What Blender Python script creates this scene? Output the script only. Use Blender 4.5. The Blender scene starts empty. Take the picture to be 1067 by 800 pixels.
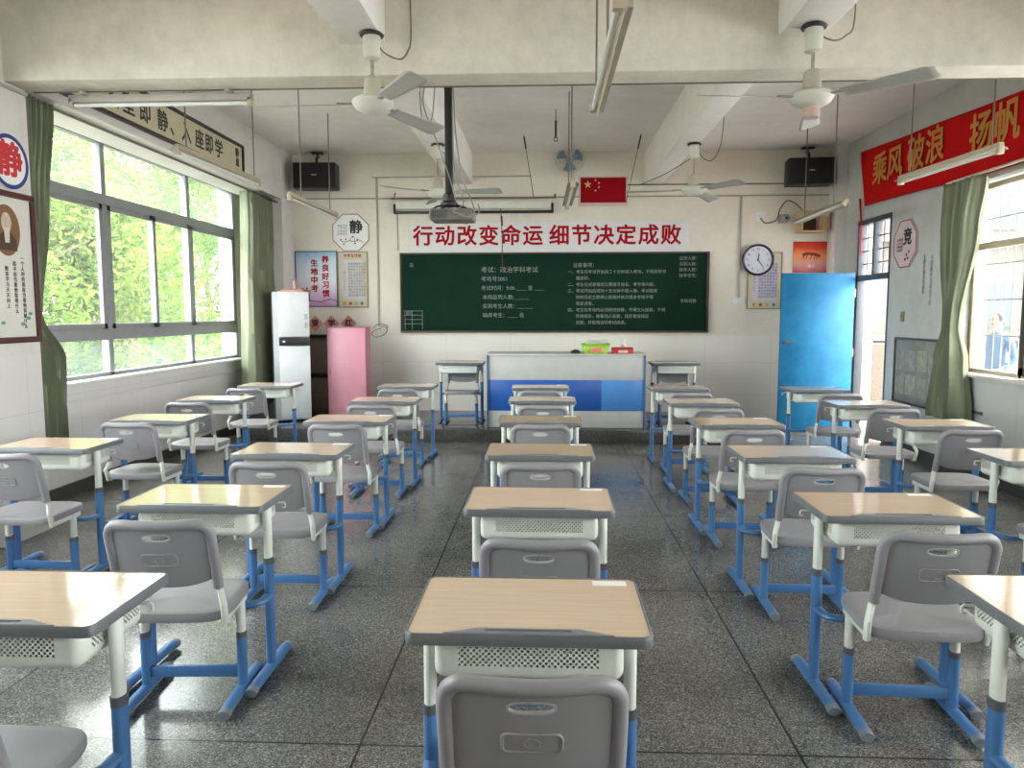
import bpy, bmesh, math, random
from mathutils import Vector, Matrix
PI = math.pi
random.seed(7)
S = bpy.context.scene
C = S.collection

# ------------------------------------------------------------------ materials
MATS = {}
def _mat(name):
    m = bpy.data.materials.new(name); m.use_nodes = True
    nt = m.node_tree
    for n in list(nt.nodes): nt.nodes.remove(n)
    out = nt.nodes.new('ShaderNodeOutputMaterial')
    return m, nt, out
def N(nt, t, **k):
    n = nt.nodes.new(t)
    for a, b in k.items():
        if a.startswith('i_'):
            key = a[2:]
            n.inputs[int(key) if key.isdigit() else key.replace('_', ' ')].default_value = b
        else: setattr(n, a, b)
    return n
def L(nt, a, b): nt.links.new(a, b)
def math_(nt, op, a, b=None, c=None):
    n = nt.nodes.new('ShaderNodeMath'); n.operation = op
    for i, v in enumerate((a, b, c)):
        if v is None: continue
        if isinstance(v, (int, float)): n.inputs[i].default_value = v
        else: L(nt, v, n.inputs[i])
    return n.outputs[0]
def mixc(nt, fac, a, b):
    n = nt.nodes.new('ShaderNodeMix'); n.data_type = 'RGBA'
    for i, v in ((0, fac), (6, a), (7, b)):
        if isinstance(v, (int, float)): n.inputs[i].default_value = v
        elif isinstance(v, tuple): n.inputs[i].default_value = (*v[:3], 1)
        else: L(nt, v, n.inputs[i])
    return n.outputs[2]
def hexc(h):
    c = [int(h[i:i+2], 16)/255 for i in (0, 2, 4)]
    return tuple(x/12.92 if x <= .04045 else ((x+.055)/1.055)**2.4 for x in c)
def P(name, col, rough=.5, metal=0, spec=.5, var=.06, scale=8, bump=0, coat=0):
    """Principled paint with a little mottling in its own colour."""
    if name in MATS: return MATS[name]
    if isinstance(col, str): col = hexc(col)
    m, nt, out = _mat(name)
    b = N(nt, 'ShaderNodeBsdfPrincipled', i_Roughness=rough, i_Metallic=metal)
    b.inputs['Specular IOR Level'].default_value = spec
    b.inputs['Coat Weight'].default_value = coat
    tc = N(nt, 'ShaderNodeTexCoord')
    nz = N(nt, 'ShaderNodeTexNoise', i_Scale=scale, i_Detail=4.0)
    L(nt, tc.outputs['Object'], nz.inputs['Vector'])
    lo = tuple(max(0, c*(1-var*2)) for c in col); hi = tuple(min(1, c*(1+var*2)) for c in col)
    L(nt, mixc(nt, nz.outputs['Fac'], lo, hi), b.inputs['Base Color'])
    if bump:
        n2 = N(nt, 'ShaderNodeTexNoise', i_Scale=scale*14, i_Detail=3.0)
        L(nt, tc.outputs['Object'], n2.inputs['Vector'])
        bp = N(nt, 'ShaderNodeBump', i_Strength=bump, i_Distance=.004)
        L(nt, n2.outputs['Fac'], bp.inputs['Height']); L(nt, bp.outputs[0], b.inputs['Normal'])
    L(nt, b.outputs[0], out.inputs[0])
    MATS[name] = m
    return m

def wall_mat(name, upper, lower, split, tile=(.6, .3), axis='X', stain=.08, joint=.35):
    """Plaster above a glazed tile dado; joints laid on the wall in metres."""
    m, nt, out = _mat(name)
    b = N(nt, 'ShaderNodeBsdfPrincipled')
    g = N(nt, 'ShaderNodeNewGeometry'); s = N(nt, 'ShaderNodeSeparateXYZ'); L(nt, g.outputs['Position'], s.inputs[0])
    n1 = N(nt, 'ShaderNodeTexNoise', i_Scale=1.3, i_Detail=6.0); L(nt, g.outputs['Position'], n1.inputs['Vector'])
    n2 = N(nt, 'ShaderNodeTexNoise', i_Scale=9.0, i_Detail=5.0, i_Roughness=.7); L(nt, g.outputs['Position'], n2.inputs['Vector'])
    mr_ = N(nt, 'ShaderNodeMapRange', i_1=.33, i_2=.67)
    L(nt, math_(nt, 'ADD', math_(nt, 'MULTIPLY', n1.outputs[0], .6), math_(nt, 'MULTIPLY', n2.outputs[0], .4)), mr_.inputs[0]); mot = mr_.outputs[0]
    up = mixc(nt, mot, tuple(c*(1-stain*2.2) for c in upper), tuple(min(1, c*(1+stain*1.2)) for c in upper))
    h = s.outputs[axis]
    def line(v, pitch, w):
        f = math_(nt, 'FRACT', math_(nt, 'DIVIDE', math_(nt, 'ADD', v, 50.0), pitch))
        return math_(nt, 'LESS_THAN', f, w/pitch)
    j = math_(nt, 'MAXIMUM', line(h, tile[0], .005 if joint < .5 else .02), line(s.outputs['Z'], tile[1], .005 if joint < .5 else .02))
    lo = mixc(nt, math_(nt, 'MULTIPLY', j, joint), mixc(nt, n1.outputs[0], tuple(c*.9 for c in lower), tuple(min(1, c*1.06) for c in lower)), tuple(c*(.45 if joint < .5 else .1) for c in lower))
    isl = math_(nt, 'LESS_THAN', s.outputs['Z'], split)
    L(nt, mixc(nt, isl, up, lo), b.inputs['Base Color'])
    L(nt, math_(nt, 'SUBTRACT', .75, math_(nt, 'MULTIPLY', isl, .45)), b.inputs['Roughness'])
    bp = N(nt, 'ShaderNodeBump', i_Strength=.25, i_Distance=.004)
    L(nt, math_(nt, 'MULTIPLY', n2.outputs[0], math_(nt, 'SUBTRACT', 1.0, isl)), bp.inputs['Height']); L(nt, bp.outputs[0], b.inputs['Normal'])
    L(nt, b.outputs[0], out.inputs[0])
    return m

def terrazzo(name, x0, y0, T, base=.16, joint=True):
    m, nt, out = _mat(name)
    b = N(nt, 'ShaderNodeBsdfPrincipled')
    g = N(nt, 'ShaderNodeNewGeometry'); s = N(nt, 'ShaderNodeSeparateXYZ'); L(nt, g.outputs['Position'], s.inputs[0])
    v = N(nt, 'ShaderNodeTexVoronoi', i_Scale=200.0); L(nt, g.outputs['Position'], v.inputs['Vector'])
    sp = N(nt, 'ShaderNodeSeparateColor'); L(nt, v.outputs['Color'], sp.inputs[0])
    n1 = N(nt, 'ShaderNodeTexNoise', i_Scale=1.6, i_Detail=7.0, i_Roughness=.62); L(nt, g.outputs['Position'], n1.inputs['Vector'])
    r = N(nt, 'ShaderNodeValToRGB')
    r.color_ramp.elements.new(.45); r.color_ramp.elements.new(.85)
    for e, (p, c) in zip(r.color_ramp.elements, [(0, .25), (.45, .88), (.85, 1.35), (1, 2.5)]):
        e.position = p; e.color = (c*base, c*base*.985, c*base*.93, 1)
    L(nt, sp.outputs[0], r.inputs[0])
    patch = N(nt, 'ShaderNodeMapRange', i_1=.3, i_2=.7, i_3=.66, i_4=1.22); L(nt, n1.outputs[0], patch.inputs[0])
    mul = N(nt, 'ShaderNodeVectorMath', operation='SCALE'); L(nt, r.outputs[0], mul.inputs[0]); L(nt, patch.outputs[0], mul.inputs['Scale'])
    col = mul.outputs[0]
    if joint:
        def line(q, o):
            f = math_(nt, 'FRACT', math_(nt, 'ADD', math_(nt, 'DIVIDE', math_(nt, 'SUBTRACT', q, o), T), 50.0 + .002))
            return math_(nt, 'LESS_THAN', f, .009/T)
        j = math_(nt, 'MAXIMUM', line(s.outputs['X'], x0), line(s.outputs['Y'], y0))
        col = mixc(nt, j, col, (.018, .018, .018))
    L(nt, col, b.inputs['Base Color'])
    ro = N(nt, 'ShaderNodeMapRange', i_1=.3, i_2=.7, i_3=.10, i_4=.24); L(nt, n1.outputs[0], ro.inputs[0]); L(nt, ro.outputs[0], b.inputs['Roughness'])
    L(nt, b.outputs[0], out.inputs[0])
    return m

def laminate():
    m, nt, out = _mat('pale_wood_laminate')
    b = N(nt, 'ShaderNodeBsdfPrincipled', i_Roughness=.09)
    tc = N(nt, 'ShaderNodeTexCoord'); oi = N(nt, 'ShaderNodeObjectInfo')
    mp = N(nt, 'ShaderNodeMapping'); mp.inputs['Scale'].default_value = (1.6, 26, 1)
    ad = N(nt, 'ShaderNodeVectorMath', operation='ADD'); L(nt, tc.outputs['Object'], ad.inputs[0]); L(nt, oi.outputs['Random'], ad.inputs[1])
    L(nt, ad.outputs[0], mp.inputs['Vector'])
    nz = N(nt, 'ShaderNodeTexNoise', i_Scale=3.0, i_Detail=5.0); L(nt, mp.outputs[0], nz.inputs['Vector'])
    c = mixc(nt, nz.outputs[0], hexc('C4AB92'), hexc('DCC7B0'))
    c = mixc(nt, math_(nt, 'MULTIPLY', oi.outputs['Random'], .25), c, hexc('C9A48F'))
    L(nt, c, b.inputs['Base Color']); L(nt, b.outputs[0], out.inputs[0])
    return m

def perforated():
    """White sheet metal with a diamond lattice of punched holes on the near face and the ends."""
    m, nt, out = _mat('perforated_white_metal')
    b = N(nt, 'ShaderNodeBsdfPrincipled', i_Roughness=.45); b.inputs['Base Color'].default_value = (.66, .68, .62, 1)
    tc = N(nt, 'ShaderNodeTexCoord'); s = N(nt, 'ShaderNodeSeparateXYZ'); L(nt, tc.outputs['Object'], s.inputs[0])
    X, Y, Z = s.outputs
    ax = math_(nt, 'ABSOLUTE', X)
    near = math_(nt, 'MULTIPLY', math_(nt, 'LESS_THAN', Y, .0465), math_(nt, 'LESS_THAN', ax, .172))
    side = math_(nt, 'MULTIPLY', math_(nt, 'GREATER_THAN', ax, .2335), math_(nt, 'MULTIPLY', math_(nt, 'GREATER_THAN', Y, .1), math_(nt, 'LESS_THAN', Y, .33)))
    zb = math_(nt, 'MULTIPLY', math_(nt, 'GREATER_THAN', Z, .663), math_(nt, 'LESS_THAN', Z, .714))
    mask = math_(nt, 'MULTIPLY', math_(nt, 'MAXIMUM', near, side), zb)
    st = math_(nt, 'ADD', X, Y); p = .0148
    u = math_(nt, 'SUBTRACT', math_(nt, 'FRACT', math_(nt, 'ADD', math_(nt, 'DIVIDE', math_(nt, 'ADD', st, Z), p), 100)), .5)
    v = math_(nt, 'SUBTRACT', math_(nt, 'FRACT', math_(nt, 'ADD', math_(nt, 'DIVIDE', math_(nt, 'SUBTRACT', st, Z), p), 100)), .5)
    d = math_(nt, 'SQRT', math_(nt, 'ADD', math_(nt, 'MULTIPLY', u, u), math_(nt, 'MULTIPLY', v, v)))
    hole = math_(nt, 'MULTIPLY', math_(nt, 'LESS_THAN', d, .34), mask)
    tr = N(nt, 'ShaderNodeBsdfTransparent'); mx = N(nt, 'ShaderNodeMixShader')
    L(nt, hole, mx.inputs[0]); L(nt, b.outputs[0], mx.inputs[1]); L(nt, tr.outputs[0], mx.inputs[2]); L(nt, mx.outputs[0], out.inputs[0])
    return m

def glass(name, tint=(.93, .97, .96), dust=.012):
    m, nt, out = _mat(name)
    tr = N(nt, 'ShaderNodeBsdfTransparent'); tr.inputs[0].default_value = (*tint, 1)
    gl = N(nt, 'ShaderNodeBsdfGlossy'); gl.inputs['Roughness'].default_value = .03
    df = N(nt, 'ShaderNodeBsdfTranslucent'); df.inputs[0].default_value = (.85, .92, .95, 1)
    m1 = N(nt, 'ShaderNodeMixShader'); m1.inputs[0].default_value = dust; L(nt, tr.outputs[0], m1.inputs[1]); L(nt, df.outputs[0], m1.inputs[2])
    m2 = N(nt, 'ShaderNodeMixShader'); m2.inputs[0].default_value = .06; L(nt, m1.outputs[0], m2.inputs[1]); L(nt, gl.outputs[0], m2.inputs[2])
    L(nt, m2.outputs[0], out.inputs[0])
    return m

def leafmat(name, a, b_):
    m, nt, out = _mat(name)
    g = N(nt, 'ShaderNodeNewGeometry')
    nz = N(nt, 'ShaderNodeTexNoise', i_Scale=2.2, i_Detail=5.0); L(nt, g.outputs['Position'], nz.inputs['Vector'])
    mr = N(nt, 'ShaderNodeMapRange', i_1=.35, i_2=.65); L(nt, nz.outputs[0], mr.inputs[0])
    c = mixc(nt, mr.outputs[0], a, b_)
    d = N(nt, 'ShaderNodeBsdfDiffuse'); t = N(nt, 'ShaderNodeBsdfTranslucent'); L(nt, c, d.inputs[0]); L(nt, c, t.inputs[0])
    mx = N(nt, 'ShaderNodeMixShader'); mx.inputs[0].default_value = .5; L(nt, d.outputs[0], mx.inputs[1]); L(nt, t.outputs[0], mx.inputs[2])
    L(nt, mx.outputs[0], out.inputs[0])
    return m

def gradient_mat(name, stops, axis=1, lo=-.5, hi=.5, rough=.5):
    """Printed colour bands along one local axis."""
    m, nt, out = _mat(name)
    b = N(nt, 'ShaderNodeBsdfPrincipled', i_Roughness=rough)
    tc = N(nt, 'ShaderNodeTexCoord'); s = N(nt, 'ShaderNodeSeparateXYZ'); L(nt, tc.outputs['Object'], s.inputs[0])
    nz = N(nt, 'ShaderNodeTexNoise', i_Scale=6.0, i_Detail=4.0); L(nt, tc.outputs['Object'], nz.inputs['Vector'])
    mr = N(nt, 'ShaderNodeMapRange', i_1=lo, i_2=hi); L(nt, s.outputs[axis], mr.inputs[0])
    f = math_(nt, 'ADD', mr.outputs[0], math_(nt, 'MULTIPLY', math_(nt, 'SUBTRACT', nz.outputs[0], .5), .35))
    r = N(nt, 'ShaderNodeValToRGB')
    while len(r.color_ramp.elements) < len(stops): r.color_ramp.elements.new(.5)
    for e, (p, c) in zip(r.color_ramp.elements, stops): e.position = p; e.color = (*hexc(c), 1)
    L(nt, f, r.inputs[0]); L(nt, r.outputs[0], b.inputs['Base Color']); L(nt, b.outputs[0], out.inputs[0])
    return m

WHITE = P('white_powder_coat', (.68, .70, .65), .4)
OFFW = P('off_white_enamel', (.66, .65, .58), .4)
BLUE = P('blue_powder_coat', (.06, .175, .40), .35, var=.1)
GREYP = P('grey_plastic', (.265, .255, .272), .42, var=.04)
RIM = P('grey_rim', (.12, .127, .135), .45)
DGREY = P('dark_grey_plastic', (.09, .095, .105), .5)
BLACK = P('black_plastic', (.012, .012, .013), .45)
PAPER = P('white_paper', (.78, .78, .76), .7, var=.02)
INK = P('black_ink', (.015, .015, .015), .6, var=0)
REDINK = P('red_ink', (.36, .005, .014), .6, spec=.12, var=.02)
WOOD = laminate()
PERF = perforated()
GLASS = glass('window_glass'); DUSTY = glass('dusty_window_glass', (.90, .97, .97), .03)
ALU = P('grey_aluminium', (.27, .28, .29), .45, metal=.3)
DBROWN = P('dark_bronze_frame', (.055, .045, .04), .45)
CURT = P('sage_green_cloth', (.23, .25, .17), .85, var=.12, scale=3)
WFRONT = wall_mat('front_plaster', (.75, .70, .615), (.77, .74, .69), 1.22, (.9, .45), stain=.045)  # white tile dado; cool light low on the wall also put into its colour
WSIDE = wall_mat('side_plaster', (.66, .635, .605), (.66, .635, .615), 1.25, (.45, .45), 'Y', stain=.05)
WRIGHT = wall_mat('right_plaster', (.50, .51, .49), (.52, .53, .51), .9, (.6, .6), 'Y')
CEIL = wall_mat('ceiling_paint', (.86, .835, .80), (.6, .6, .6), -9, stain=.05)
BEAM = wall_mat('beam_plaster', (.70, .645, .565), (.6, .6, .6), -9, stain=.11)
FLOOR = terrazzo('terrazzo', -.6563, 2.4988, 1.541, base=.145)
STAGE = terrazzo('terrazzo_stage', 0, 0, 1, base=.075, joint=False)

# ------------------------------------------------------------------ mesh helpers
class MB:
    def __init__(s): s.bm = bmesh.new()
    def box(s, c, d, bev=0, seg=2, rot=None):
        r = bmesh.ops.create_cube(s.bm, size=1)
        vs = r['verts']
        bmesh.ops.scale(s.bm, vec=d, verts=vs)
        if bev:
            es = list({e for v in vs for e in v.link_edges})
            q = bmesh.ops.bevel(s.bm, geom=es, offset=min(bev, min(d)*.49), segments=seg, affect='EDGES', profile=.5)
            vs = list({v for f in q['faces'] for v in f.verts} | {v for v in vs if v.is_valid})
        if rot is not None: bmesh.ops.transform(s.bm, matrix=rot.to_4x4(), verts=vs)
        bmesh.ops.translate(s.bm, vec=c, verts=vs)
        return s
    def tube(s, pts, r, seg=10, r2=None, cap=True, flat=None):
        """sweep along a polyline; flat=(a,b) gives an oval section"""
        pts = [Vector(p) for p in pts]; n = len(pts); rings = []
        t = [(pts[min(i+1, n-1)]-pts[max(i-1, 0)]).normalized() for i in range(n)]
        up = Vector((0, 0, 1)) if abs(t[0].z) < .9 else Vector((0, 1, 0))
        a = t[0].cross(up).normalized(); b = a.cross(t[0]).normalized()
        for i in range(n):
            if i:
                q = t[i-1].rotation_difference(t[i]); a = q @ a; b = q @ b
            rr = r if r2 is None else r+(r2-r)*i/(n-1)
            ra, rb = flat if flat else (rr, rr)
            rings.append([s.bm.verts.new(pts[i]+a*ra*math.cos(2*PI*k/seg)+b*rb*math.sin(2*PI*k/seg)) for k in range(seg)])
        for i in range(n-1):
            for k in range(seg):
                s.bm.faces.new((rings[i][k], rings[i][(k+1) % seg], rings[i+1][(k+1) % seg], rings[i+1][k]))
        if cap:
            s.bm.faces.new(rings[0][::-1]); s.bm.faces.new(rings[-1])
        return s
    def loop(s, pts, r, seg=8):
        """closed tube"""
        pts = [Vector(p) for p in pts]; n = len(pts); rings = []
        nrm = Vector((0, 0, 0))
        for i in range(n): nrm += pts[i].cross(pts[(i+1) % n])
        c = sum(pts, Vector())/n; nrm = Vector((0, 0, 0))
        for i in range(n): nrm += (pts[i]-c).cross(pts[(i+1) % n]-c)
        nrm.normalize()
        for i in range(n):
            t = (pts[(i+1) % n]-pts[i-1]).normalized(); a = t.cross(nrm).normalized()
            rings.append([s.bm.verts.new(pts[i]+a*r*math.cos(2*PI*k/seg)+nrm*r*math.sin(2*PI*k/seg)) for k in range(seg)])
        for i in range(n):
            for k in range(seg):
                s.bm.faces.new((rings[i][k], rings[i][(k+1) % seg], rings[(i+1) % n][(k+1) % seg], rings[(i+1) % n][k]))
        return s
    def lathe(s, prof, seg=24, M=None):
        rings = []
        for r, z in prof:
            ring = []
            for k in range(seg):
                v = Vector((r*math.cos(2*PI*k/seg), r*math.sin(2*PI*k/seg), z))
                ring.append(s.bm.verts.new(M @ v if M is not None else v))
            rings.append(ring)
        for i in range(len(rings)-1):
            for k in range(seg):
                s.bm.faces.new((rings[i][k], rings[i][(k+1) % seg], rings[i+1][(k+1) % seg], rings[i+1][k]))
        s.bm.faces.new(rings[0][::-1]); s.bm.faces.new(rings[-1])
        return s
    def prism(s, poly, h, M=None, bev=0, seg=2):
        """polygon in local XY, from z=0 to z=h"""
        a = [s.bm.verts.new((x, y, 0)) for x, y in poly]; b = [s.bm.verts.new((x, y, h)) for x, y in poly]
        n = len(poly); fs = [s.bm.faces.new(a[::-1]), s.bm.faces.new(b)]
        for i in range(n): fs.append(s.bm.faces.new((a[i], a[(i+1) % n], b[(i+1) % n], b[i])))
        vs = a+b
        if bev:
            es = [e for f in fs[:2] for e in f.edges]
            q = bmesh.ops.bevel(s.bm, geom=es, offset=bev, segments=seg, affect='EDGES', profile=.5)
            vs = list({v for f in q['faces'] for v in f.verts} | {v for f in fs if f.is_valid for v in f.verts} | {v for v in vs if v.is_valid})
        if M is not None: bmesh.ops.transform(s.bm, matrix=M, verts=vs)
        return s
    def grid(s, fn, nu, nv, keep=None, closed=False):
        g = [[s.bm.verts.new(fn(i/nu, j/nv)) for j in range(nv+1)] for i in range(nu+1)]
        for i in range(nu):
            for j in range(nv):
                if keep is None or keep((i+.5)/nu, (j+.5)/nv):
                    s.bm.faces.new((g[i][j], g[i+1][j], g[i+1][j+1], g[i][j+1]))
        return s
    def mesh(s, name, mat, angle=35):
        s.bm.normal_update()
        me = bpy.data.meshes.new(name); s.bm.to_mesh(me); s.bm.free()
        for m in (mat if isinstance(mat, (list, tuple)) else [mat]): me.materials.append(m)
        for p in me.polygons: p.use_smooth = True
        me.set_sharp_from_angle(angle=math.radians(angle))
        return me
    def obj(s, name, mat, parent=None, loc=(0, 0, 0), rot=(0, 0, 0), label=None, angle=35):
        bmesh.ops.recalc_face_normals(s.bm, faces=s.bm.faces[:])
        o = bpy.data.objects.new(name, s.mesh(name, mat, angle)); C.objects.link(o)
        o.location = loc; o.rotation_euler = rot
        if parent: o.parent = parent
        if label: o['label'] = label
        return o

def rrect(w, d, r, n=6, cx=0, cy=0):
    p = []
    for sx, sy, a0 in ((1, 1, 0), (-1, 1, 90), (-1, -1, 180), (1, -1, 270)):
        for k in range(n+1):
            a = math.radians(a0+90*k/n); p.append((cx+sx*(w/2-r)+r*math.cos(a), cy+sy*(d/2-r)+r*math.sin(a)))
    return p
def arc(c, r, a0, a1, n, ax='xz'):
    o = []
    for k in range(n+1):
        a = math.radians(a0+(a1-a0)*k/n); v = [c[0], c[1], c[2]]
        v['xyz'.index(ax[0])] += r*math.cos(a); v['xyz'.index(ax[1])] += r*math.sin(a); o.append(tuple(v))
    return o
def smooth(pts, k=6):
    p = [Vector(q) for q in pts]; p = [p[0]*2-p[1]]+p+[p[-1]*2-p[-2]]; o = []
    for i in range(1, len(p)-2):
        for j in range(k):
            t = j/k; a, b, c, d = p[i-1:i+3]
            o.append(tuple(.5*((2*b)+(c-a)*t+(2*a-5*b+4*c-d)*t*t+(3*b-a-3*c+d)*t**3)))
    return o+[tuple(p[-2])]
def thing(name, label, cat, loc=(0, 0, 0), rz=0, group=None, rot=None):
    o = bpy.data.objects.new(name, None); C.objects.link(o); o.empty_display_size = .1
    o.location = loc; o.rotation_euler = rot or (0, 0, rz); o['label'] = label; o['category'] = cat
    if group: o['group'] = group
    return o
def tag(o, label, cat, group=None, kind=None):
    o['label'] = label; o['category'] = cat
    if group: o['group'] = group
    if kind: o['kind'] = kind
    return o
def struct(o, label=None):
    o['kind'] = 'structure'
    if label: o['label'] = label
    return o
def dup(root, loc, rz=None, label=None, group=None):
    r = root.copy(); C.objects.link(r); r.location = loc
    if rz is not None: r.rotation_euler = (0, 0, rz)
    if label: r['label'] = label
    if group: r['group'] = group
    for ch in list(root.children):
        c = ch.copy(); C.objects.link(c); c.parent = r
        for g in list(ch.children):
            d = g.copy(); C.objects.link(d); d.parent = c
    return r
def text(body, size, mat, parent, loc=(0, 0, 0), rot=(0, 0, 0), bold=0, ext=.001, name='lettering', align='CENTER', sx=1, spacing=1, line=1):
    cu = bpy.data.curves.new(name, 'FONT'); cu.body = body; cu.size = size; cu.extrude = ext
    cu.align_x = align; cu.align_y = 'CENTER'; cu.space_character = spacing; cu.space_line = line; cu.resolution_u = 2
    t = bpy.data.objects.new(name+'_curve', cu); C.objects.link(t)
    dg = bpy.context.evaluated_depsgraph_get()
    me = bpy.data.meshes.new_from_object(t.evaluated_get(dg))
    bpy.data.objects.remove(t); bpy.data.curves.remove(cu)
    me.materials.clear(); me.materials.append(mat); me.name = name
    if bold > .0005:
        bm = bmesh.new(); bm.from_mesh(me); g0 = bm.verts[:] + bm.edges[:] + bm.faces[:]
        for k in range(6):
            q = bmesh.ops.duplicate(bm, geom=g0)
            bmesh.ops.translate(bm, vec=(bold*math.cos(k*PI/3), bold*math.sin(k*PI/3), .00004*(k+1)), verts=[e for e in q['geom'] if isinstance(e, bmesh.types.BMVert)])
        bm.to_mesh(me); bm.free()
    if sx != 1:
        for v in me.vertices: v.co.x *= sx
    o = bpy.data.objects.new(name, me); C.objects.link(o); o.location = loc; o.rotation_euler = rot
    if parent: o.parent = parent
    return o
FRONT = (PI/2, 0, 0)            # faces the class (towards -Y)
ONLEFT = (PI/2, 0, PI/2)        # on the window wall, faces +X
ONRIGHT = (PI/2, 0, -PI/2)      # on the door wall, faces -X

# ------------------------------------------------------------------ room
XL, XR, YF, YB, ZC = -4.02, 3.95, 10.45, -2.6, 3.72
PX = -3.52                      # pillar faces on the window wall
def slab(name, a, b, mat, label=None):
    c = [(a[i]+b[i])/2 for i in range(3)]; d = [abs(b[i]-a[i]) for i in range(3)]
    return struct(MB().box(c, d).obj(name, mat), label)
slab('floor', (XL-.3, YB-.2, -.12), (XR+.02, YF+.2, 0), FLOOR, 'speckled grey terrazzo floor with large square joints')
slab('ceiling', (XL-.3, YB-.2, ZC), (XR+.25, YF+.2, ZC+.15), CEIL, 'plain painted ceiling between the beams')
slab('wall_front', (XL-.3, YF, -.12), (XR+.25, YF+.2, ZC), WFRONT, 'cream front wall with the blackboard')
slab('wall_back', (XL-.3, YB-.2, -.12), (XR+.25, YB, ZC), WSIDE)
# window wall: pieces joined in one shell
W1 = (5.06, 9.62); W3 = (.5, 4.4)
m = MB()
for a, b, z0, z1 in ((YB, W3[0], 0, ZC), (W3[1], W1[0], 0, ZC), (W1[1], YF, 0, ZC), (W3[0], W3[1], 0, .94), (W1[0], W1[1], 0, .94), (W3[0], W3[1], 3.12, ZC), (W1[0], W1[1], 3.12, ZC)):
    m.box((XL-.11, (a+b)/2, (z0+z1)/2), (.22, b-a, z1-z0))
struct(m.obj('wall_left', WSIDE), 'window wall with tiled lower part')
struct(MB().box((-3.75, (W1[0]+YF)/2, (3.05+ZC)/2), (.445, YF-W1[0], ZC-3.05)).obj('lintel', WSIDE), 'plastered lintel over the windows')
struct(MB().box((-3.75, 2.2, (3.05+ZC)/2), (.445, 5.0, ZC-3.05)).obj('lintel', WSIDE))
for a, b in ((4.62, 5.06), (9.98, YF), (.0, .44)):
    struct(MB().box(((XL+PX)/2, (a+b)/2, ZC/2), (PX-XL, b-a, ZC), .006).obj('pillar', WSIDE), 'tiled pillar between window bays')
# door wall
DW = (8.86, 9.80); W2 = (4.2, 7.32); W4 = (-1.6, 3.0)
m = MB()
for a, b, z0, z1 in ((YB, W4[0], 0, ZC), (W4[1], W2[0], 0, ZC), (W2[1], DW[0], 0, ZC), (DW[1], YF, 0, ZC), (W4[0], W4[1], 0, .95), (W2[0], W2[1], 0, .95),
                     (W4[0], W4[1], 2.72, ZC), (W2[0], W2[1], 2.72, ZC), (DW[0], DW[1], 2.68, ZC)):
    m.box((XR+.12, (a+b)/2, (z0+z1)/2), (.24, b-a, z1-z0))
struct(m.obj('wall_right', WRIGHT), 'grey door wall with barred windows')
struct(MB().box((3.885, 10.32, ZC/2), (.16, .28, ZC), .004).obj('pillar', WSIDE), 'pale corner pillar beside the doorway')
# beams
struct(MB().box((0, 4.98, (3.03+ZC)/2), (8.0, .25, ZC-3.03), .012).obj('ceiling_beam', BEAM), 'deep stained cross beam over the desks')
struct(MB().box((-1.16, 7.78, (3.3+ZC)/2), (.29, 5.36, ZC-3.3), .01).obj('ceiling_beam', CEIL), 'long ceiling beam carrying the fan by the projector')
struct(MB().box((1.46, 7.78, (3.28+ZC)/2), (.25, 5.36, ZC-3.28), .01).obj('ceiling_beam', CEIL), 'long ceiling beam on the door side')
struct(MB().box((-1.16, 1.1, (3.22+ZC)/2), (.29, 7.5, ZC-3.22), .01).obj('ceiling_beam', CEIL))
struct(MB().box((1.56, 1.1, (3.22+ZC)/2), (.28, 7.5, ZC-3.22), .01).obj('ceiling_beam', CEIL))
# teaching platform
struct(MB().box((-.53, (8.74+YF)/2, .08), (6.1, YF-8.74, .16), .008).obj('platform', STAGE), 'low dark terrazzo teaching platform')
struct(MB().box((XL+.012, 2.4, .05), (.024, 15.7, .1)).obj('baseboard_left', P('dark_baseboard', (.05, .045, .04), .6)))
struct(MB().box((XR-.012, 3.1, .05), (.024, 11.4, .1)).obj('baseboard_right', P('dark_baseboard', (.05, .045, .04), .6)))
# surface conduits
CON = P('conduit_grey', (.40, .37, .32), .6); CONB = P('conduit_brown', (.16, .13, .10), .6)
def conduit(n, pts, r=.008, mat=CON): struct(MB().tube(pts, r, 8).obj('trim_%d' % n, mat), 'surface mounted cable conduit')
conduit(1, [(-3.9, YF-.01, 3.115), (3.9, YF-.01, 3.115)], .011)
conduit(2, [(.55, YF-.01, 3.27), (3.9, YF-.01, 3.27)], .009, CONB)
conduit(3, [(-2.34, YF-.01, 3.4), (-2.34, YF-.01, 1.35)], .014)
conduit(4, [(-2.40, YF-.01, 3.4), (-.2, YF-.01, 3.4)], .008)
conduit(5, [(2.64, YF-.01, 3.1), (2.64, YF-.01, 1.74)], .014)
conduit(6, [(-3.5, 5.115, 3.035), (XR, 5.115, 3.035)], .009, CONB)
conduit(7, [(-3.51, -1, 3.0), (-3.51, 5.05, 3.0)], .014)
conduit(8, [(2.9, 5.12, 3.70), (3.9, 5.12, 3.70)], .012)
conduit(9, [(-3.55, 9.3, 3.04), (-3.6, 10.44, 2.98)], .01, CONB)
conduit(10, [(-2.06, YF-.01, 3.0), (-2.06, YF-.01, 2.4)], .008)

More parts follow.
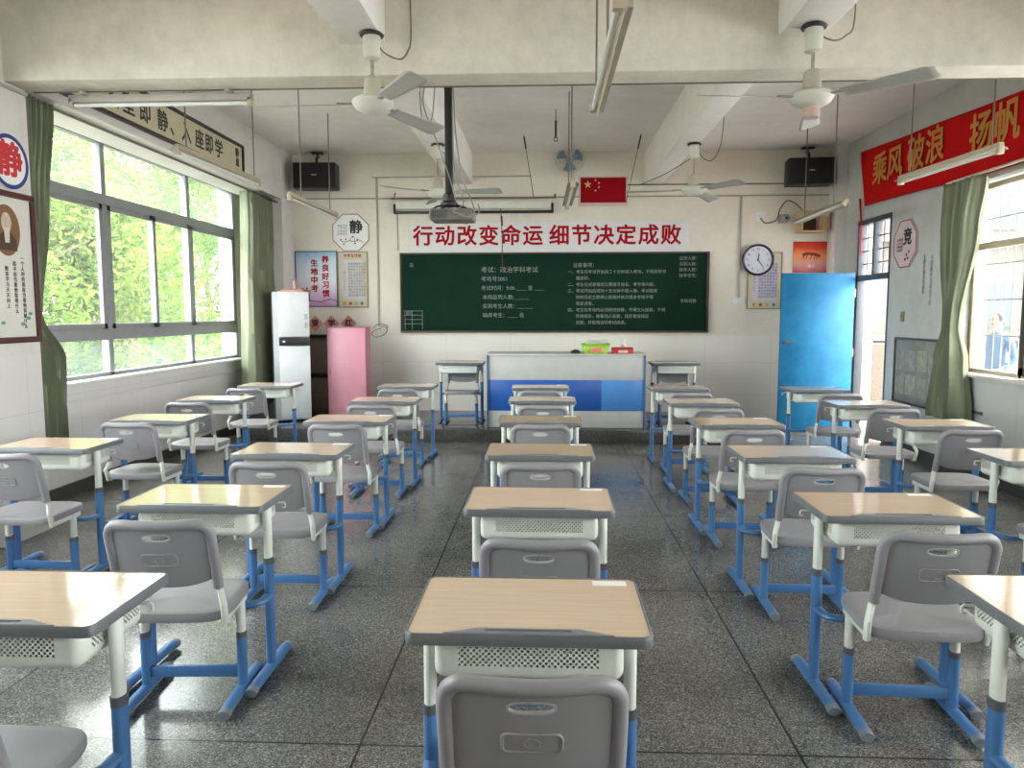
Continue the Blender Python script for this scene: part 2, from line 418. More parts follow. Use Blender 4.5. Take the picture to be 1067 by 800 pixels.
# window 1 (three bays, three tiers)
def window_left(n, y0, y1, mull, extra):
    X = XL-.04; z0, z1 = .96, 3.10
    m = MB()
    def bar(ya, yb, za, zb, d=.07, x=X): m.box((x, (ya+yb)/2, (za+zb)/2), (d, yb-ya, zb-za), .004)
    bar(y0, y1, z0, z0+.035); bar(y0, y1, z1-.04, z1)
    bar(y0, y1, 1.29, 1.39, .08); bar(y0, y1, 2.52, 2.61, .08)
    for y in [y0]+mull+[y1]: bar(y-.035 if y > y0 else y, y+.035 if y < y1 else y, z0, z1)
    ys = [y0]+mull+[y1]
    f = m.obj('window_%d' % n, ALU); struct(f, 'grey aluminium window in three tiers')
    sash = MB()
    for i in range(len(ys)-1):
        a, b = ys[i]+.035, ys[i+1]-.035
        parts = [(a, b)] if i not in extra else [(a, (a+b)/2+.03), ((a+b)/2-.03, b)]
        for k, (p, q) in enumerate(parts):
            xx = X+.02+.03*k
            for ya, yb, za, zb in ((p, q, 1.39, 1.44), (p, q, 2.47, 2.52), (p, p+.055, 1.39, 2.52), (q-.055, q, 1.39, 2.52)):
                sash.box((xx, (ya+yb)/2, (za+zb)/2), (.028, yb-ya, zb-za), .003)
    s = sash.obj('sash_frame', ALU, f); s['kind'] = 'structure'
    for i in range(len(ys)-1):
        for za, zb in ((z0+.03, 1.3), (1.39, 2.52), (2.6, z1-.03)):
            g = MB().box((X, (ys[i]+ys[i+1])/2, (za+zb)/2), (.005, ys[i+1]-ys[i]-.06, zb-za)).obj('pane', GLASS if za == 1.39 else DUSTY, f)
            g['kind'] = 'structure'
    sl = MB().box((XL+.0, (y0+y1)/2, .945), (.26, y1-y0, .03), .005).obj('window_sill', P('sill_white', (.62, .62, .58), .5), f); sl['kind'] = 'structure'
    ap = MB().box((XL+.02, (y0+y1)/2, .86), (.05, y1-y0, .14), .005).obj('window_apron', WSIDE, f); ap['kind'] = 'structure'
window_left(1, W1[0], W1[1], [6.76, 8.38], {1})
window_left(3, W3[0], W3[1], [1.8, 3.1], {1})

def window_right(n, y0, y1, mull):
    X = XR+.1; z0, z1 = .97, 2.70
    m = MB()
    for ya, yb, za, zb in [(y0, y1, z0, z0+.04), (y0, y1, z1-.05, z1), (y0, y1, 2.11, 2.17)] + [(y-.02, y+.02, z0, z1) for y in [y0+.02]+mull+[y1-.02]]:
        m.box((X, (ya+yb)/2, (za+zb)/2), (.06, yb-ya, zb-za), .003)
    f = struct(m.obj('window_%d' % n, P('cream_frame', (.42, .36, .27), .5)), 'corridor window with dark sliding sashes and bars outside')
    ys = [y0]+mull+[y1]
    s = MB()
    for i in range(len(ys)-1):
        if i == len(ys)-2: continue
        a, b = ys[i]+.02, ys[i+1]-.02
        for ya, yb, za, zb in ((a, b, z0+.03, z0+.10), (a, b, 2.05, 2.12), (a, a+.07, z0+.03, 2.12), (b-.07, b, z0+.03, 2.12)):
            s.box((X-.045, (ya+yb)/2, (za+zb)/2), (.035, yb-ya, zb-za), .003)
    o = s.obj('sash_frame', DBROWN, f); o['kind'] = 'structure'
    for i in range(len(ys)-1):
        for za, zb in ((z0+.04, 2.11), (2.17, z1-.05)):
            g = MB().box((X, (ys[i]+ys[i+1])/2, (za+zb)/2), (.004, ys[i+1]-ys[i]-.04, zb-za)).obj('pane', GLASS, f); g['kind'] = 'structure'
    b = MB(); y = y0+.06
    while y < y1: b.tube([(XR+.2, y, z0), (XR+.2, y, z1)], .006, 6); y += .125
    for z in (1.32, 1.65, 1.98, 2.4): b.box((XR+.2, (y0+y1)/2, z), (.012, y1-y0, .014))
    g = b.obj('security_grille', P('grille_steel', (.28, .27, .26), .5), f); g['kind'] = 'structure'
    sl = MB().box((XR-.01, (y0+y1)/2, .955), (.1, y1-y0+.06, .03), .005).obj('window_sill', P('sill_pink', (.60, .55, .52), .5), f); sl['kind'] = 'structure'
window_right(2, W2[0], W2[1], [5.0, 5.75, 6.51])
window_right(4, W4[0], W4[1], [-.4, .8, 1.9])

# door: dark frame, barred transom, blue leaf folded back into the room
fr = MB()
for a, b, z0, z1 in ((DW[0], DW[0]+.05, 0, 2.68), (DW[1]-.05, DW[1], 0, 2.68), (DW[0], DW[1], 2.62, 2.68), (DW[0], DW[1], 1.93, 2.0), (DW[0]+.45, DW[0]+.49, 2.0, 2.62)):
    fr.box((XR+.05, (a+b)/2, (z0+z1)/2), (.1, b-a, z1-z0), .004)
d1 = struct(fr.obj('door_1', P('dark_blue_grey_frame', (.06, .075, .09), .5)), 'open doorway with a barred transom light')
g = MB()
for y in (9.05, 9.2, 9.5, 9.65): g.box((XR+.07, y, 2.31), (.012, .012, .62))
for z in (2.14, 2.30, 2.46): g.box((XR+.07, 9.33, z), (.012, .84, .012))
g = g.obj('transom_grille', P('dark_iron', (.08, .06, .05), .5), d1); g['kind'] = 'structure'
def doorpaint():
    m, nt, out = _mat('blue_door_paint')
    b = N(nt, 'ShaderNodeBsdfPrincipled', i_Roughness=.5); b.inputs['Specular IOR Level'].default_value = .3
    tc = N(nt, 'ShaderNodeTexCoord'); n1 = N(nt, 'ShaderNodeTexNoise', i_Scale=3.2, i_Detail=5.0, i_Roughness=.6); L(nt, tc.outputs['Object'], n1.inputs['Vector'])
    mr = N(nt, 'ShaderNodeMapRange', i_1=.38, i_2=.66); L(nt, n1.outputs[0], mr.inputs[0])
    L(nt, mixc(nt, mr.outputs[0], (.006, .14, .31), (.016, .205, .40)), b.inputs['Base Color']); L(nt, b.outputs[0], out.inputs[0])
    return m
leaf = thing('door_leaf', 'bright blue painted classroom door standing open beside the red poster', 'door', (3.90, 9.72, .03), math.radians(4))
MB().box((-.465, 0, 1.0), (.93, .04, 2.0), .004).obj('door_panel', doorpaint(), leaf)
mh = MB().box((-.87, -.027, 1.13), (.06, .014, .05), .004); mh.tube([(-.87, -.05, 1.13), (-.77, -.055, 1.13)], .009, 8); mh.lathe([(.014, 0), (.014, .03)], 12, Matrix.Translation((-.87, -.03, 1.13)) @ Matrix.Rotation(PI/2, 4, 'X'))
mh.obj('door_handle', DGREY, leaf)
for z in (.3, 1.0, 1.75): MB().tube([(.005, -.012, z-.05), (.005, -.012, z+.05)], .011, 8).obj('hinge', P('worn_steel', (.35, .3, .25), .4, .8), leaf)

# ------------------------------------------------------------------ curtains
def curtain(name_label, keys, folds, axis_x, amp=.05, loc_sign=1):
    """keys: (z, y0, y1, amp) from top to bottom; cloth hangs in the YZ plane at x=axis_x"""
    def at(z):
        for (za, a0, a1, m0), (zb, b0, b1, m1) in zip(keys, keys[1:]):
            if za >= z >= zb:
                t = (za-z)/(za-zb); t = t*t*(3-2*t)
                return a0+(b0-a0)*t, a1+(b1-a1)*t, m0+(m1-m0)*t
        return keys[-1][1:]
    zt, zb = keys[0][0], keys[-1][0]
    def fn(u, v):
        z = zt+(zb-zt)*v; a, b, am = at(z)
        ph = 2*PI*folds*u + .6*math.sin(3.1*v+u*5)
        return Vector((axis_x+am*math.sin(ph)*(.85+.25*math.sin(7*u))+am*.28*math.sin(3*ph+1+2*v), a+(b-a)*(u+.35/folds*math.sin(2*ph)/2/PI), z))
    m = MB(); m.grid(fn, folds*12, 60)
    t = thing('curtain', name_label, 'curtain', (axis_x, (keys[0][1]+keys[0][2])/2, zb))
    o = m.obj('curtain_cloth', CURT, t, (-axis_x, -(keys[0][1]+keys[0][2])/2, -zb), angle=80)
    md = o.modifiers.new('thickness', 'SOLIDIFY'); md.thickness = .004
    return t
c = curtain('sage green curtain gathered against the tiled pillar with the framed portrait', [(3.05, 5.08, 5.50, .06), (2.3, 5.08, 5.40, .05), (1.52, 5.09, 5.27, .035), (1.2, 5.10, 5.46, .07), (.42, 5.10, 5.44, .07)], 7, -3.66)
c = curtain('sage green curtain hanging beside the white fridge', [(3.04, 9.2, 10.0, .085), (1.6, 9.12, 10.0, .085), (.35, 9.08, 10.0, .085)], 6, -3.71)
c = curtain('pale green curtain tied in at its middle on the door wall', [(2.74, 6.86, 7.42, .06), (2.3, 6.96, 7.44, .06), (1.40, 7.17, 7.37, .035), (1.1, 7.06, 7.46, .06), (.52, 6.96, 7.54, .07)], 5, 3.83)
rb = MB().tube([(3.84, 3.6, 2.76), (3.84, 7.5, 2.76)], .012, 8)
tag(rb.obj('curtain_rail', OFFW), 'thin pale curtain rail above the barred windows', 'curtain rail')
rb = MB().tube([(-3.64, 5.08, 3.035), (-3.64, 10.0, 3.035)], .012, 8)
tag(rb.obj('curtain_rail', CONB), 'thin brown curtain rail under the window lintel', 'curtain rail')

# ------------------------------------------------------------------ desk
def make_desk():
    t = thing('school_desk', 'x', 'desk')
    # wood top inside a grey moulded rim
    MB().prism(rrect(.586, .386, .022, 8, 0, .2), .0135, Matrix.Translation((0, 0, .7475))).obj('tabletop', WOOD, t)
    rim = MB()
    out, inn = rrect(.60, .40, .028, 8, 0, .2), rrect(.585, .385, .0215, 8, 0, .2)
    n = len(out); rings = []
    for pl, z in ((out, .741), (out, .757), ([((a+c)/2, (b+d)/2) for (a, b), (c, d) in zip(out, inn)], .763), (inn, .7625), (inn, .7315), (out, .7345)):
        rings.append([rim.bm.verts.new((x, y, z)) for x, y in pl])
    for i in range(len(rings)):
        for k in range(n): rim.bm.faces.new((rings[i][k], rings[i][(k+1) % n], rings[(i+1) % 6][(k+1) % n], rings[(i+1) % 6][k]))
    rim.box((0, .2, .7395), (.58, .38, .015))
    r = rim.obj('table_rim', RIM, t)
    pg = MB()
    poly = [(-.205, .004), (.205, .004), (.19, .008), (.125, .036), (-.125, .036), (-.19, .008)]
    a = [pg.bm.verts.new((x, y, .7605)) for x, y in poly]; b = [pg.bm.verts.new((x, y, .7665)) for x, y in poly]
    for i in range(6): pg.bm.faces.new((a[i], a[(i+1) % 6], b[(i+1) % 6], b[i]))
    slot = rrect(.215, .014, .0068, 4, 0, .0225)
    s1 = [pg.bm.verts.new((x, y, .7665)) for x, y in slot]; s2 = [pg.bm.verts.new((x, y, .7615)) for x, y in slot]
    k = len(slot)
    for i in range(k): pg.bm.faces.new((s1[i], s1[(i+1) % k], s2[(i+1) % k], s2[i]))
    pg.bm.faces.new(s2)
    es = [pg.bm.edges.get((b[i], b[(i+1) % 6])) for i in range(6)] + [pg.bm.edges.get((s1[i], s1[(i+1) % k])) for i in range(k)]
    bmesh.ops.triangle_fill(pg.bm, use_beauty=True, edges=es)
    pg.obj('pencil_groove', P('groove_grey', (.21, .225, .24), .35), t)
    st = MB().box((.222, .362, .7615), (.095, .034, .0012)).obj('name_sticker', PAPER, t, label='white paper name sticker')
    # book tray, far side closed to darken the holes; near face and ends perforated
    m = MB().box((0, .20, .678), (.47, .31, .104), .026, 4)
    tray = m.obj('book_tray', PERF, t)
    fp = MB()
    for c_, d_ in (((0, .357, .712), (.43, .006, .02)), ((0, .357, .645), (.43, .006, .02)), ((-.205, .357, .678), (.03, .006, .05)), ((.205, .357, .678), (.03, .006, .05))): fp.box(c_, d_, .002)
    fp.obj('tray_lip', WHITE, tray)
    for sx in (-1, 1):
        x = sx*.262
        lg = MB().tube([(x, .165, .735), (x, .165, .47)], .019, 14, flat=(.017, .024))
        lg.box((sx*.247, .165, .722), (.022, .06, .02), .004)
        lg = lg.obj('leg', WHITE, t)
        MB().tube([(x, .165, .505), (x, .165, .478)], .02, 14, flat=(.0215, .0285)).obj('collar', DGREY, lg)
        MB().tube([(x, .165, .485), (x, .165, .03)], .02, 14, flat=(.02, .027)).obj('leg_sleeve', BLUE, lg)
        MB().tube([(x, -.045, .03), (x, .345, .03)], .02, 12, flat=(.024, .019)).obj('foot', BLUE, lg)
        for yy, e in ((-.045, -1), (.345, 1)):
            MB().tube([(x, yy-.004*e, .028), (x, yy+.018*e, .026), (x, yy+.026*e, .024)], .02, 12, flat=(.0255, .0205)).obj('foot_cap', P('grey_foot_cap', (.2, .23, .27), .5), lg)
        hk = MB().tube([(sx*.235, .30, .705), (sx*.287, .30, .705), (sx*.292, .30, .70), (sx*.292, .30, .685), (sx*.28, .30, .682)], .004, 8)
        hk.obj('bag_hook', WHITE, t)
    # bent footrest on the student side
    pts = [(-.262, .15, .342)] + arc((-.21, .10, .342), .052, 180, 270, 5, 'xy')[1:] + arc((.21, .10, .342), .052, 270, 360, 5, 'xy') + [(.262, .15, .342)]
    MB().tube(pts, .016, 10, flat=(.019, .014)).obj('footrest', BLUE, t)
    return t

# ------------------------------------------------------------------ chair
def make_chair():
    t = thing('school_chair', 'x', 'chair')
    # backrest: curved grey plastic panel, handle slot near the top, pressed badge
    def prof(z): return -.215 - .075*((z-.5)/.28)
    def P_(x, z, off=0): return Vector((x, prof(z)+.032*(x/.185)**2-.004+off, z))
    w = .183
    def zt(x):
        a = abs(x); r = .05; base = .772+.008*(x/w)**2
        return base if a < w-r else base - (r-math.sqrt(max(0, r*r-(a-(w-r))**2)))
    def zb(x): return .528 + .035*(x/w)**2*abs(x/w)
    def fn(u, v):
        x = -w+2*w*u; return P_(x, zb(x)+(zt(x)-zb(x))*v)
    cz, hw, hh = .728, .05, .014
    def keep(u, v):
        q = fn(u, v); dx, dz = q.x/hw, (q.z-cz)/hh
        return abs(dx)**2.6+abs(dz)**2.6 > 1
    m = MB().grid(fn, 64, 60, keep)
    bmesh.ops.recalc_face_normals(m.bm, faces=m.bm.faces[:])
    back = m.obj('backrest', GREYP, t, angle=60)
    sd = back.modifiers.new('shell', 'SOLIDIFY'); sd.thickness = .009; sd.offset = 0
    fm = MB()
    path = [tuple(P_(-w, z)) for z in (.515, .56, .62, .68, .715)]
    for k in range(1, 8):
        a = math.radians(180-90*k/8); x = -(w-.05)+.05*math.cos(a); path.append(tuple(P_(x, .725+.052*math.sin(a))))
    for k in range(-4, 5): x = k*.03; path.append(tuple(P_(x, .775+.007*(x/w)**2)))
    for k in range(1, 8):
        a = math.radians(90-90*k/8); x = (w-.05)+.05*math.cos(a); path.append(tuple(P_(x, .725+.052*math.sin(a))))
    path += [tuple(P_(w, z)) for z in (.715, .68, .62, .56, .515)]
    fm.tube(path, .014, 12, flat=(.019, .0185))
    for sx in (-1, 1): fm.lathe([(.005, 0), (.005, .003)], 10, Matrix.Translation(P_(sx*w, .54)+Vector((0, -.0165, 0))) @ Matrix.Rotation(PI/2, 4, 'X'))
    fm.obj('back_rim', GREYP, back)
    hl = MB().loop([tuple(P_(hw*math.copysign(abs(math.cos(a))**.77, math.cos(a)), cz+hh*math.copysign(abs(math.sin(a))**.77, math.sin(a)), -.002)) for a in [2*PI*k/28 for k in range(28)]], .0042, 6)
    hl.obj('handle_rim', P('backlit_slot_edge', (.40, .39, .40), .4), back)  # pale rim colour carries the light showing through the handle slot
    bd = MB().loop([tuple(P_(x, .638+y, -.005)) for x, y in rrect(.125, .046, .012, 4)], .0042, 6)
    bd.loop([tuple(P_(.017*math.cos(a), .638+.012*math.sin(a), -.0055)) for a in [2*PI*k/20 for k in range(20)]], .0012, 5)
    bd.obj('badge', GREYP, back)
    # seat
    sm = MB()
    def sf(u, v):
        a = 2*PI*u; e = .42
        cx = math.copysign(abs(math.cos(a))**e, math.cos(a)); cy = math.copysign(abs(math.sin(a))**e, math.sin(a))
        prof_ = [(0.0, .428), (.55, .429), (.8, .433), (.93, .437), (.985, .434), (1.0, .424), (1.0, .408), (.985, .399), (.9, .396), (0, .394)]
        k = v*(len(prof_)-1); i = min(int(k), len(prof_)-2); f = k-i
        r = prof_[i][0]+(prof_[i+1][0]-prof_[i][0])*f; z = prof_[i][1]+(prof_[i+1][1]-prof_[i][1])*f
        y = cy*r*.178
        if cy < -.6: z -= .012*(-cy-.6)/.4*(r > .5)
        return Vector((cx*r*(.213-.006*cy), -.045+y, z - .01*max(0, cy*r-.7)))
    sm.grid(sf, 56, 9)
    bmesh.ops.remove_doubles(sm.bm, verts=sm.bm.verts[:], dist=.0004)
    sm.obj('seat', GREYP, t, angle=50)
    for sx in (-1, 1):
        x = sx*.192
        MB().tube([tuple(P_(sx*.182, .545)), tuple(P_(sx*.186, .50, .004)), (sx*.205, -.208, .45), (sx*.2, -.185, .375)], .01, 10, flat=(.012, .016)).obj('back_bracket', WHITE, t)
        lg = MB().tube([(x, 0, .40), (x, 0, .235)], .018, 14, flat=(.017, .022))
        lg.box((sx*.19, -.06, .383), (.018, .25, .03), .006)
        lg = lg.obj('leg', WHITE, t)
        MB().tube([(x, 0, .262), (x, 0, .238)], .02, 14, flat=(.0205, .0265)).obj('collar', DGREY, lg)
        MB().tube([(x, 0, .243), (x, 0, .03)], .02, 14, flat=(.0195, .025)).obj('leg_sleeve', BLUE, lg)
        MB().tube([(x, -.195, .03), (x, .16, .03)], .02, 12, flat=(.023, .019)).obj('foot', BLUE, lg)
        for yy, e in ((-.195, -1), (.16, 1)):
            MB().tube([(x, yy-.004*e, .028), (x, yy+.016*e, .026), (x, yy+.024*e, .024)], .02, 12, flat=(.0245, .0205)).obj('foot_cap', P('grey_foot_cap', (.2, .23, .27), .5), lg)
    MB().box((0, .0, .095), (.37, .02, .045), .004).obj('crossbar', BLUE, t)
    return t

desk0 = make_desk(); chair0 = make_chair()
ROWS = {
 'A': [(-2.905, 4.07), (-2.87, 5.18), (-3.0, 6.46), (-2.99, 7.77)],
 'B': [(-1.41, 1.715), (-1.43, 2.86), (-1.43, 3.95), (-1.43, 5.19), (-1.435, 6.41), (-1.475, 7.74)],
 'C': [(-.04, 1.715), (-.025, 2.855), (-.03, 3.975), (-.04, 5.19), (-.03, 6.50), (-.055, 7.65)],
 'D': [(1.47, 1.80), (1.36, 2.82), (1.352, 3.97), (1.352, 5.14), (1.355, 6.38), (1.37, 7.60)],
 'E': [(2.69, 3.93), (2.74, 5.12), (2.735, 6.30), (2.75, 7.55)]}
COLN = {'A': 'window row', 'B': 'row between window row and middle row', 'C': 'middle row', 'D': 'row beside the middle row towards the door', 'E': 'row along the door wall'}
ORD = ['frontmost', 'second', 'third', 'fourth', 'fifth', 'sixth']
CH_OFF = {('A', 0): -.02, ('A', 1): -.01, ('A', 2): -.15, ('A', 3): -.28, ('B', 1): -.03, ('B', 2): -.07, ('B', 3): -.05, ('B', 4): -.2, ('B', 5): -.27, ('C', 0): .02, ('C', 1): -.19, ('C', 2): -.08,
          ('C', 4): -.27, ('C', 5): -.25, ('D', 1): -.03, ('D', 2): -.12, ('D', 3): -.12, ('D', 4): -.3, ('D', 5): -.36, ('E', 0): -.1, ('E', 1): -.05, ('E', 2): -.18, ('E', 3): -.34}
first = {'d': True, 'c': True}
for col, lst in ROWS.items():
    n = len(lst)
    for i, (x, y) in enumerate(lst):
        k = n-1-i                       # counted from the blackboard
        pos = 'closest to the blackboard' if k == 0 else ('rearmost' if i == 0 else ORD[k]+' from the blackboard')
        lab = 'wood-topped school desk with perforated tray, %s in the %s' % (pos, COLN[col])
        lab2 = 'grey plastic chair tucked under the desk %s in the %s' % (pos, COLN[col])
        short = {'A': 'window row', 'B': 'row next to the window row', 'C': 'middle row', 'D': 'row next to the door row', 'E': 'door row'}[col]
        pos = {'closest to the blackboard': 'front', 'rearmost': 'rearmost', 'second from the blackboard': 'second from front', 'third from the blackboard': 'third from front', 'fourth from the blackboard': 'fourth from front', 'fifth from the blackboard': 'fifth from front'}[pos]
        lab = 'wood-topped school desk, %s desk of the %s' % (pos, short)
        lab2 = 'grey chair behind the %s desk of the %s' % (pos, short)
        dx, dr = random.uniform(-.012, .012), random.uniform(-.025, .025)
        if first['d']:
            d = desk0; d.location = (x, y, 0); d['label'] = lab; d['group'] = 'student desks in rows'; first['d'] = False
        else: d = dup(desk0, (x, y, 0), random.uniform(-.008, .008), lab, 'student desks in rows')
        if col == 'D' and i == 0: continue
        off = CH_OFF.get((col, i), 0)
        cx, cy, cr = x+dx+{'A': .03, 'B': .03, 'C': .01, 'D': -.02, 'E': -.04}[col], y+off, dr
        if (col, i) == ('B', 1): cr = .06
        if (col, i) == ('D', 1): cr = -.05
        if first['c']:
            c_ = chair0; c_.location = (cx, cy, 0); c_.rotation_euler = (0, 0, cr); c_['label'] = lab2; c_['group'] = 'student chairs in rows'; first['c'] = False
        else: dup(chair0, (cx, cy, 0), cr, lab2, 'student chairs in rows')
for x, y, w in ((-1.07, 9.58, 'left of the lectern counter, by the pink cabinet'), (1.60, 9.58, 'behind the counter towards the clock')):
    s = 'pink cabinet' if x < 0 else 'clock'
    dup(desk0, (x, y, .16), PI, 'school desk turned to the class on the platform, on the %s side' % s, 'desks on the platform')
    dup(chair0, (x+.01, y-.28, .16), PI, 'grey chair under the platform desk on the %s side' % s, 'chairs on the platform').scale.z = .93

# ------------------------------------------------------------------ teacher's counter
t = thing('teacher_counter', 'grey and blue panelled teacher counter standing on the platform', 'counter', (.24, 8.9, .16))
PG = P('pale_grey_board', (.50, .50, .49), .4); BD = P('deep_blue_board', (.015, .10, .43), .35); BL = P('mid_blue_board', (.07, .25, .62), .35)
MB().box((0, .32, .435), (1.84, .6, .86), .004).obj('carcass', PG, t)
MB().box((0, .012, .72), (1.85, .022, .29), .002).obj('upper_panel', PG, t)
MB().box((-.25, .012, .39), (1.35, .022, .37), .002).obj('blue_panel', BD, t, label='deep blue middle panel')
MB().box((.675, .012, .39), (.50, .022, .37), .002).obj('blue_panel', BL, t, label='lighter blue middle panel')
MB().box((0, .012, .103), (1.85, .022, .20), .002).obj('plinth_panel', PG, t)
for sx in (-1, 1): MB().box((sx*.935, .3, .44), (.02, .64, .88), .003).obj('end_panel', P('steel_blue_edge', (.05, .13, .28), .4), t)
MB().box((0, .31, .876), (1.9, .66, .022), .004).obj('counter_top', PG, t)
TOP = .16+.887
k = thing('plastic_basket', 'lime green plastic basket of papers on the counter', 'basket', (.60, 9.08, TOP))
bk = MB()
def frus(w0, d0, w1, d1, h, th, y=0):
    o = [(sx*w0/2, sy*d0/2, 0) for sx, sy in ((-1, -1), (1, -1), (1, 1), (-1, 1))]; p = [(sx*w1/2, sy*d1/2, h) for sx, sy in ((-1, -1), (1, -1), (1, 1), (-1, 1))]
    a = [bk.bm.verts.new(v) for v in o]; b = [bk.bm.verts.new(v) for v in p]
    bk.bm.faces.new(a[::-1])
    for i in range(4): bk.bm.faces.new((a[i], a[(i+1) % 4], b[(i+1) % 4], b[i]))
    bmesh.ops.recalc_face_normals(bk.bm, faces=bk.bm.faces[:])
frus(.27, .2, .33, .25, .11, .004)
o = bk.obj('basket_body', P('lime_plastic', (.28, .52, .03), .4), k); sd = o.modifiers.new('wall', 'SOLIDIFY'); sd.thickness = .004
MB().loop([(x, y, .112) for x, y in rrect(.34, .26, .02, 4)], .007, 6).obj('basket_lip', P('lime_plastic', (.28, .52, .03), .4), k)
MB().box((.0, -.117, .05), (.14, .006, .06), .002, rot=Matrix.Rotation(-.2, 3, 'X')).obj('basket_label', P('red_white_label', (.70, .18, .16), .5), k, label='red printed label')
pp = MB()
for i in range(5): pp.box((.0+.006*i, .01*i-.01, .122+.008*i), (.25, .19, .004), rot=Matrix.Rotation(.04*i-.05, 3, 'Z') @ Matrix.Rotation(-.07+.01*i, 3, 'Y'))
tag(pp.obj('paper_stack', PAPER, None, (.60, 9.08, TOP)), 'loose white sheets lying on the lime green basket', 'papers')
k = thing('plastic_tray', 'red plastic tray on the counter beside the lime basket', 'tray', (.925, 9.08, TOP))
RP = P('red_plastic', (.45, .015, .02), .4)
mt = MB().box((0, 0, .004), (.25, .18, .008))
for a in (((0, -.088, .03), (.25, .006, .06)), ((0, .088, .035), (.25, .006, .07)), ((-.122, 0, .035), (.006, .18, .07)), ((.122, 0, .035), (.006, .18, .07))): mt.box(*a, .002)
mt.obj('tray_body', RP, k)
MB().box((0, -.094, .025), (.11, .004, .032), .001).obj('tray_label', P('cream_label', (.6, .5, .4), .6), k)
k = thing('hand_cream_bottle', 'small white pump bottle behind the red tray on the counter', 'bottle', (.965, 9.25, TOP))
MB().lathe([(.03, 0), (.032, .01), (.032, .1), (.012, .12)], 20).obj('bottle_body', PAPER, k)
pm = MB().lathe([(.012, .118), (.012, .145), (.005, .15), (.005, .17)], 14); pm.box((-.012, 0, .172), (.045, .016, .012), .003); pm.obj('pump', PAPER, k)
k = thing('desk_microphone', 'small black rounded device beside the lime basket on the counter', 'device', (.36, 9.06, TOP))
MB().lathe([(.06, 0), (.06, .012), (.052, .03), (.03, .045), (.0005, .048)], 24).obj('device_body', BLACK, k)
k.name = 'desk_device'

# ------------------------------------------------------------------ blackboard and slogan
yb = YF-.03
t = thing('blackboard', 'long dark green blackboard with chalk notes under the red slogan', 'blackboard', (.1, yb, 1.815))
BX = 2.115
MB().box((0, .012, 0), (4.2, .02, 1.06), .002).obj('board_surface', P('chalkboard_green', (.006, .027, .018), .8, spec=.12, var=.18, scale=2.5), t)
fm = MB()
for c_, d_ in (((0, .0, .54), (4.26, .04, .02)), ((0, .0, -.54), (4.26, .04, .025)), ((-2.12, 0, 0), (.02, .04, 1.1)), ((2.12, 0, 0), (.02, .04, 1.1))): fm.box(c_, d_, .003)
fm.obj('board_frame', P('brown_board_frame', (.07, .045, .03), .5), t)
CH = P('chalk', (.26, .30, .27), .9, var=.3, scale=20)
def chalk(body, x, z, size, align='LEFT', bold=-.0004): text(body, size, CH, t, (x, .0005, z), FRONT, bold, .0003, 'chalk_lettering', align)
for i, (s_, sz) in enumerate([('考试：政治学科考试', .088), ('考场号2001', .075), ('考试时间：9:00 ____ 至 ____', .07), ('本场应到人数:______', .07), ('实到考生人数：______', .07), ('缺席考生：____ 名', .07)]):
    chalk(s_, -1.0+.02*(i > 2), .31-.125*i, sz)
chalk('注意事项：', .27, .37, .066)
for i, s_ in enumerate(['一、考生在考试开始前二十分钟进入考场，不得携带书', '　　籍资料。', '二、考生在试卷规定位置填写姓名、考号等内容。', '三、考试开始后迟到十五分钟不得入场，考试结束', '　　铃响后应立即停止答题并依次退出考场不得', '　　带走试卷。', '四、考生在考场内必须保持安静，不得交头接耳，不得', '　　传递纸条，偷看他人答案，违反者按规定', '　　处理，并取消该科考试成绩。']):
    chalk(s_, .2, .28-.087*i, .056)
for i, s_ in enumerate(['应到人数：', '实到人数：', '缺考人数：', '缺考考号：']): chalk(s_, 1.72, .46-.078*i, .056)
chalk('考场安静', 1.74, -.12, .056)
gl = MB()
for z in (-.25, -.31, -.37, -.43): gl.box((-1.955, .0005, z), (.27, .0006, .006))
for x in (-2.07, -1.97, -1.825): gl.box((x, .0005, -.38), (.006, .0006, .26))
gl.obj('chalk_table', CH, t)
chalk('值日', -2.06, -.28, .05); chalk('语', -2.0, .38, .06)
t = thing('slogan_banner', 'white paper banner with large red slogan above the blackboard', 'banner', (.03, YF-.012, 2.575))
MB().box((0, 0, 0), (3.84, .006, .43), .001).obj('banner_sheet', P('banner_white', (.70, .69, .70), .7, var=.02), t)
for i, ch in enumerate('行动改变命运 细节决定成败'):
    if ch == ' ': continue
    x = -1.705+.3045*i-(.245 if i > 6 else 0)-.03
    text(ch, .285, REDINK, t, (x, -.0045, .005), FRONT, .0075, .001)
RB = P('chalk_tray', (.3, .29, .27), .5)

# projection screen
t = thing('projection_screen', 'rolled up projection screen case above the slogan banner', 'projection screen', (-1.0, YF-.06, 3.0))
MB().box((0, 0, .01), (2.14, .07, .12), .02, 3).obj('screen_case', OFFW, t)
MB().box((0, -.01, -.09), (2.16, .03, .035), .004).obj('weight_bar', BLACK, t)
for sx in (-1, 1): MB().box((sx*1.085, -.01, -.04), (.03, .05, .13), .004).obj('end_cap', BLACK, t)
tr = MB().tube([(-1.13, 0, .1), (1.13, 0, .1)], .011, 8); tr.tube([(-1.1, 0, .1), (-1.07, -.01, .18)], .01, 6); tr.tube([(1.12, 0, .1), (1.12, -.01, .15)], .013, 6); tr.obj('hanger_bar', CONB, t)
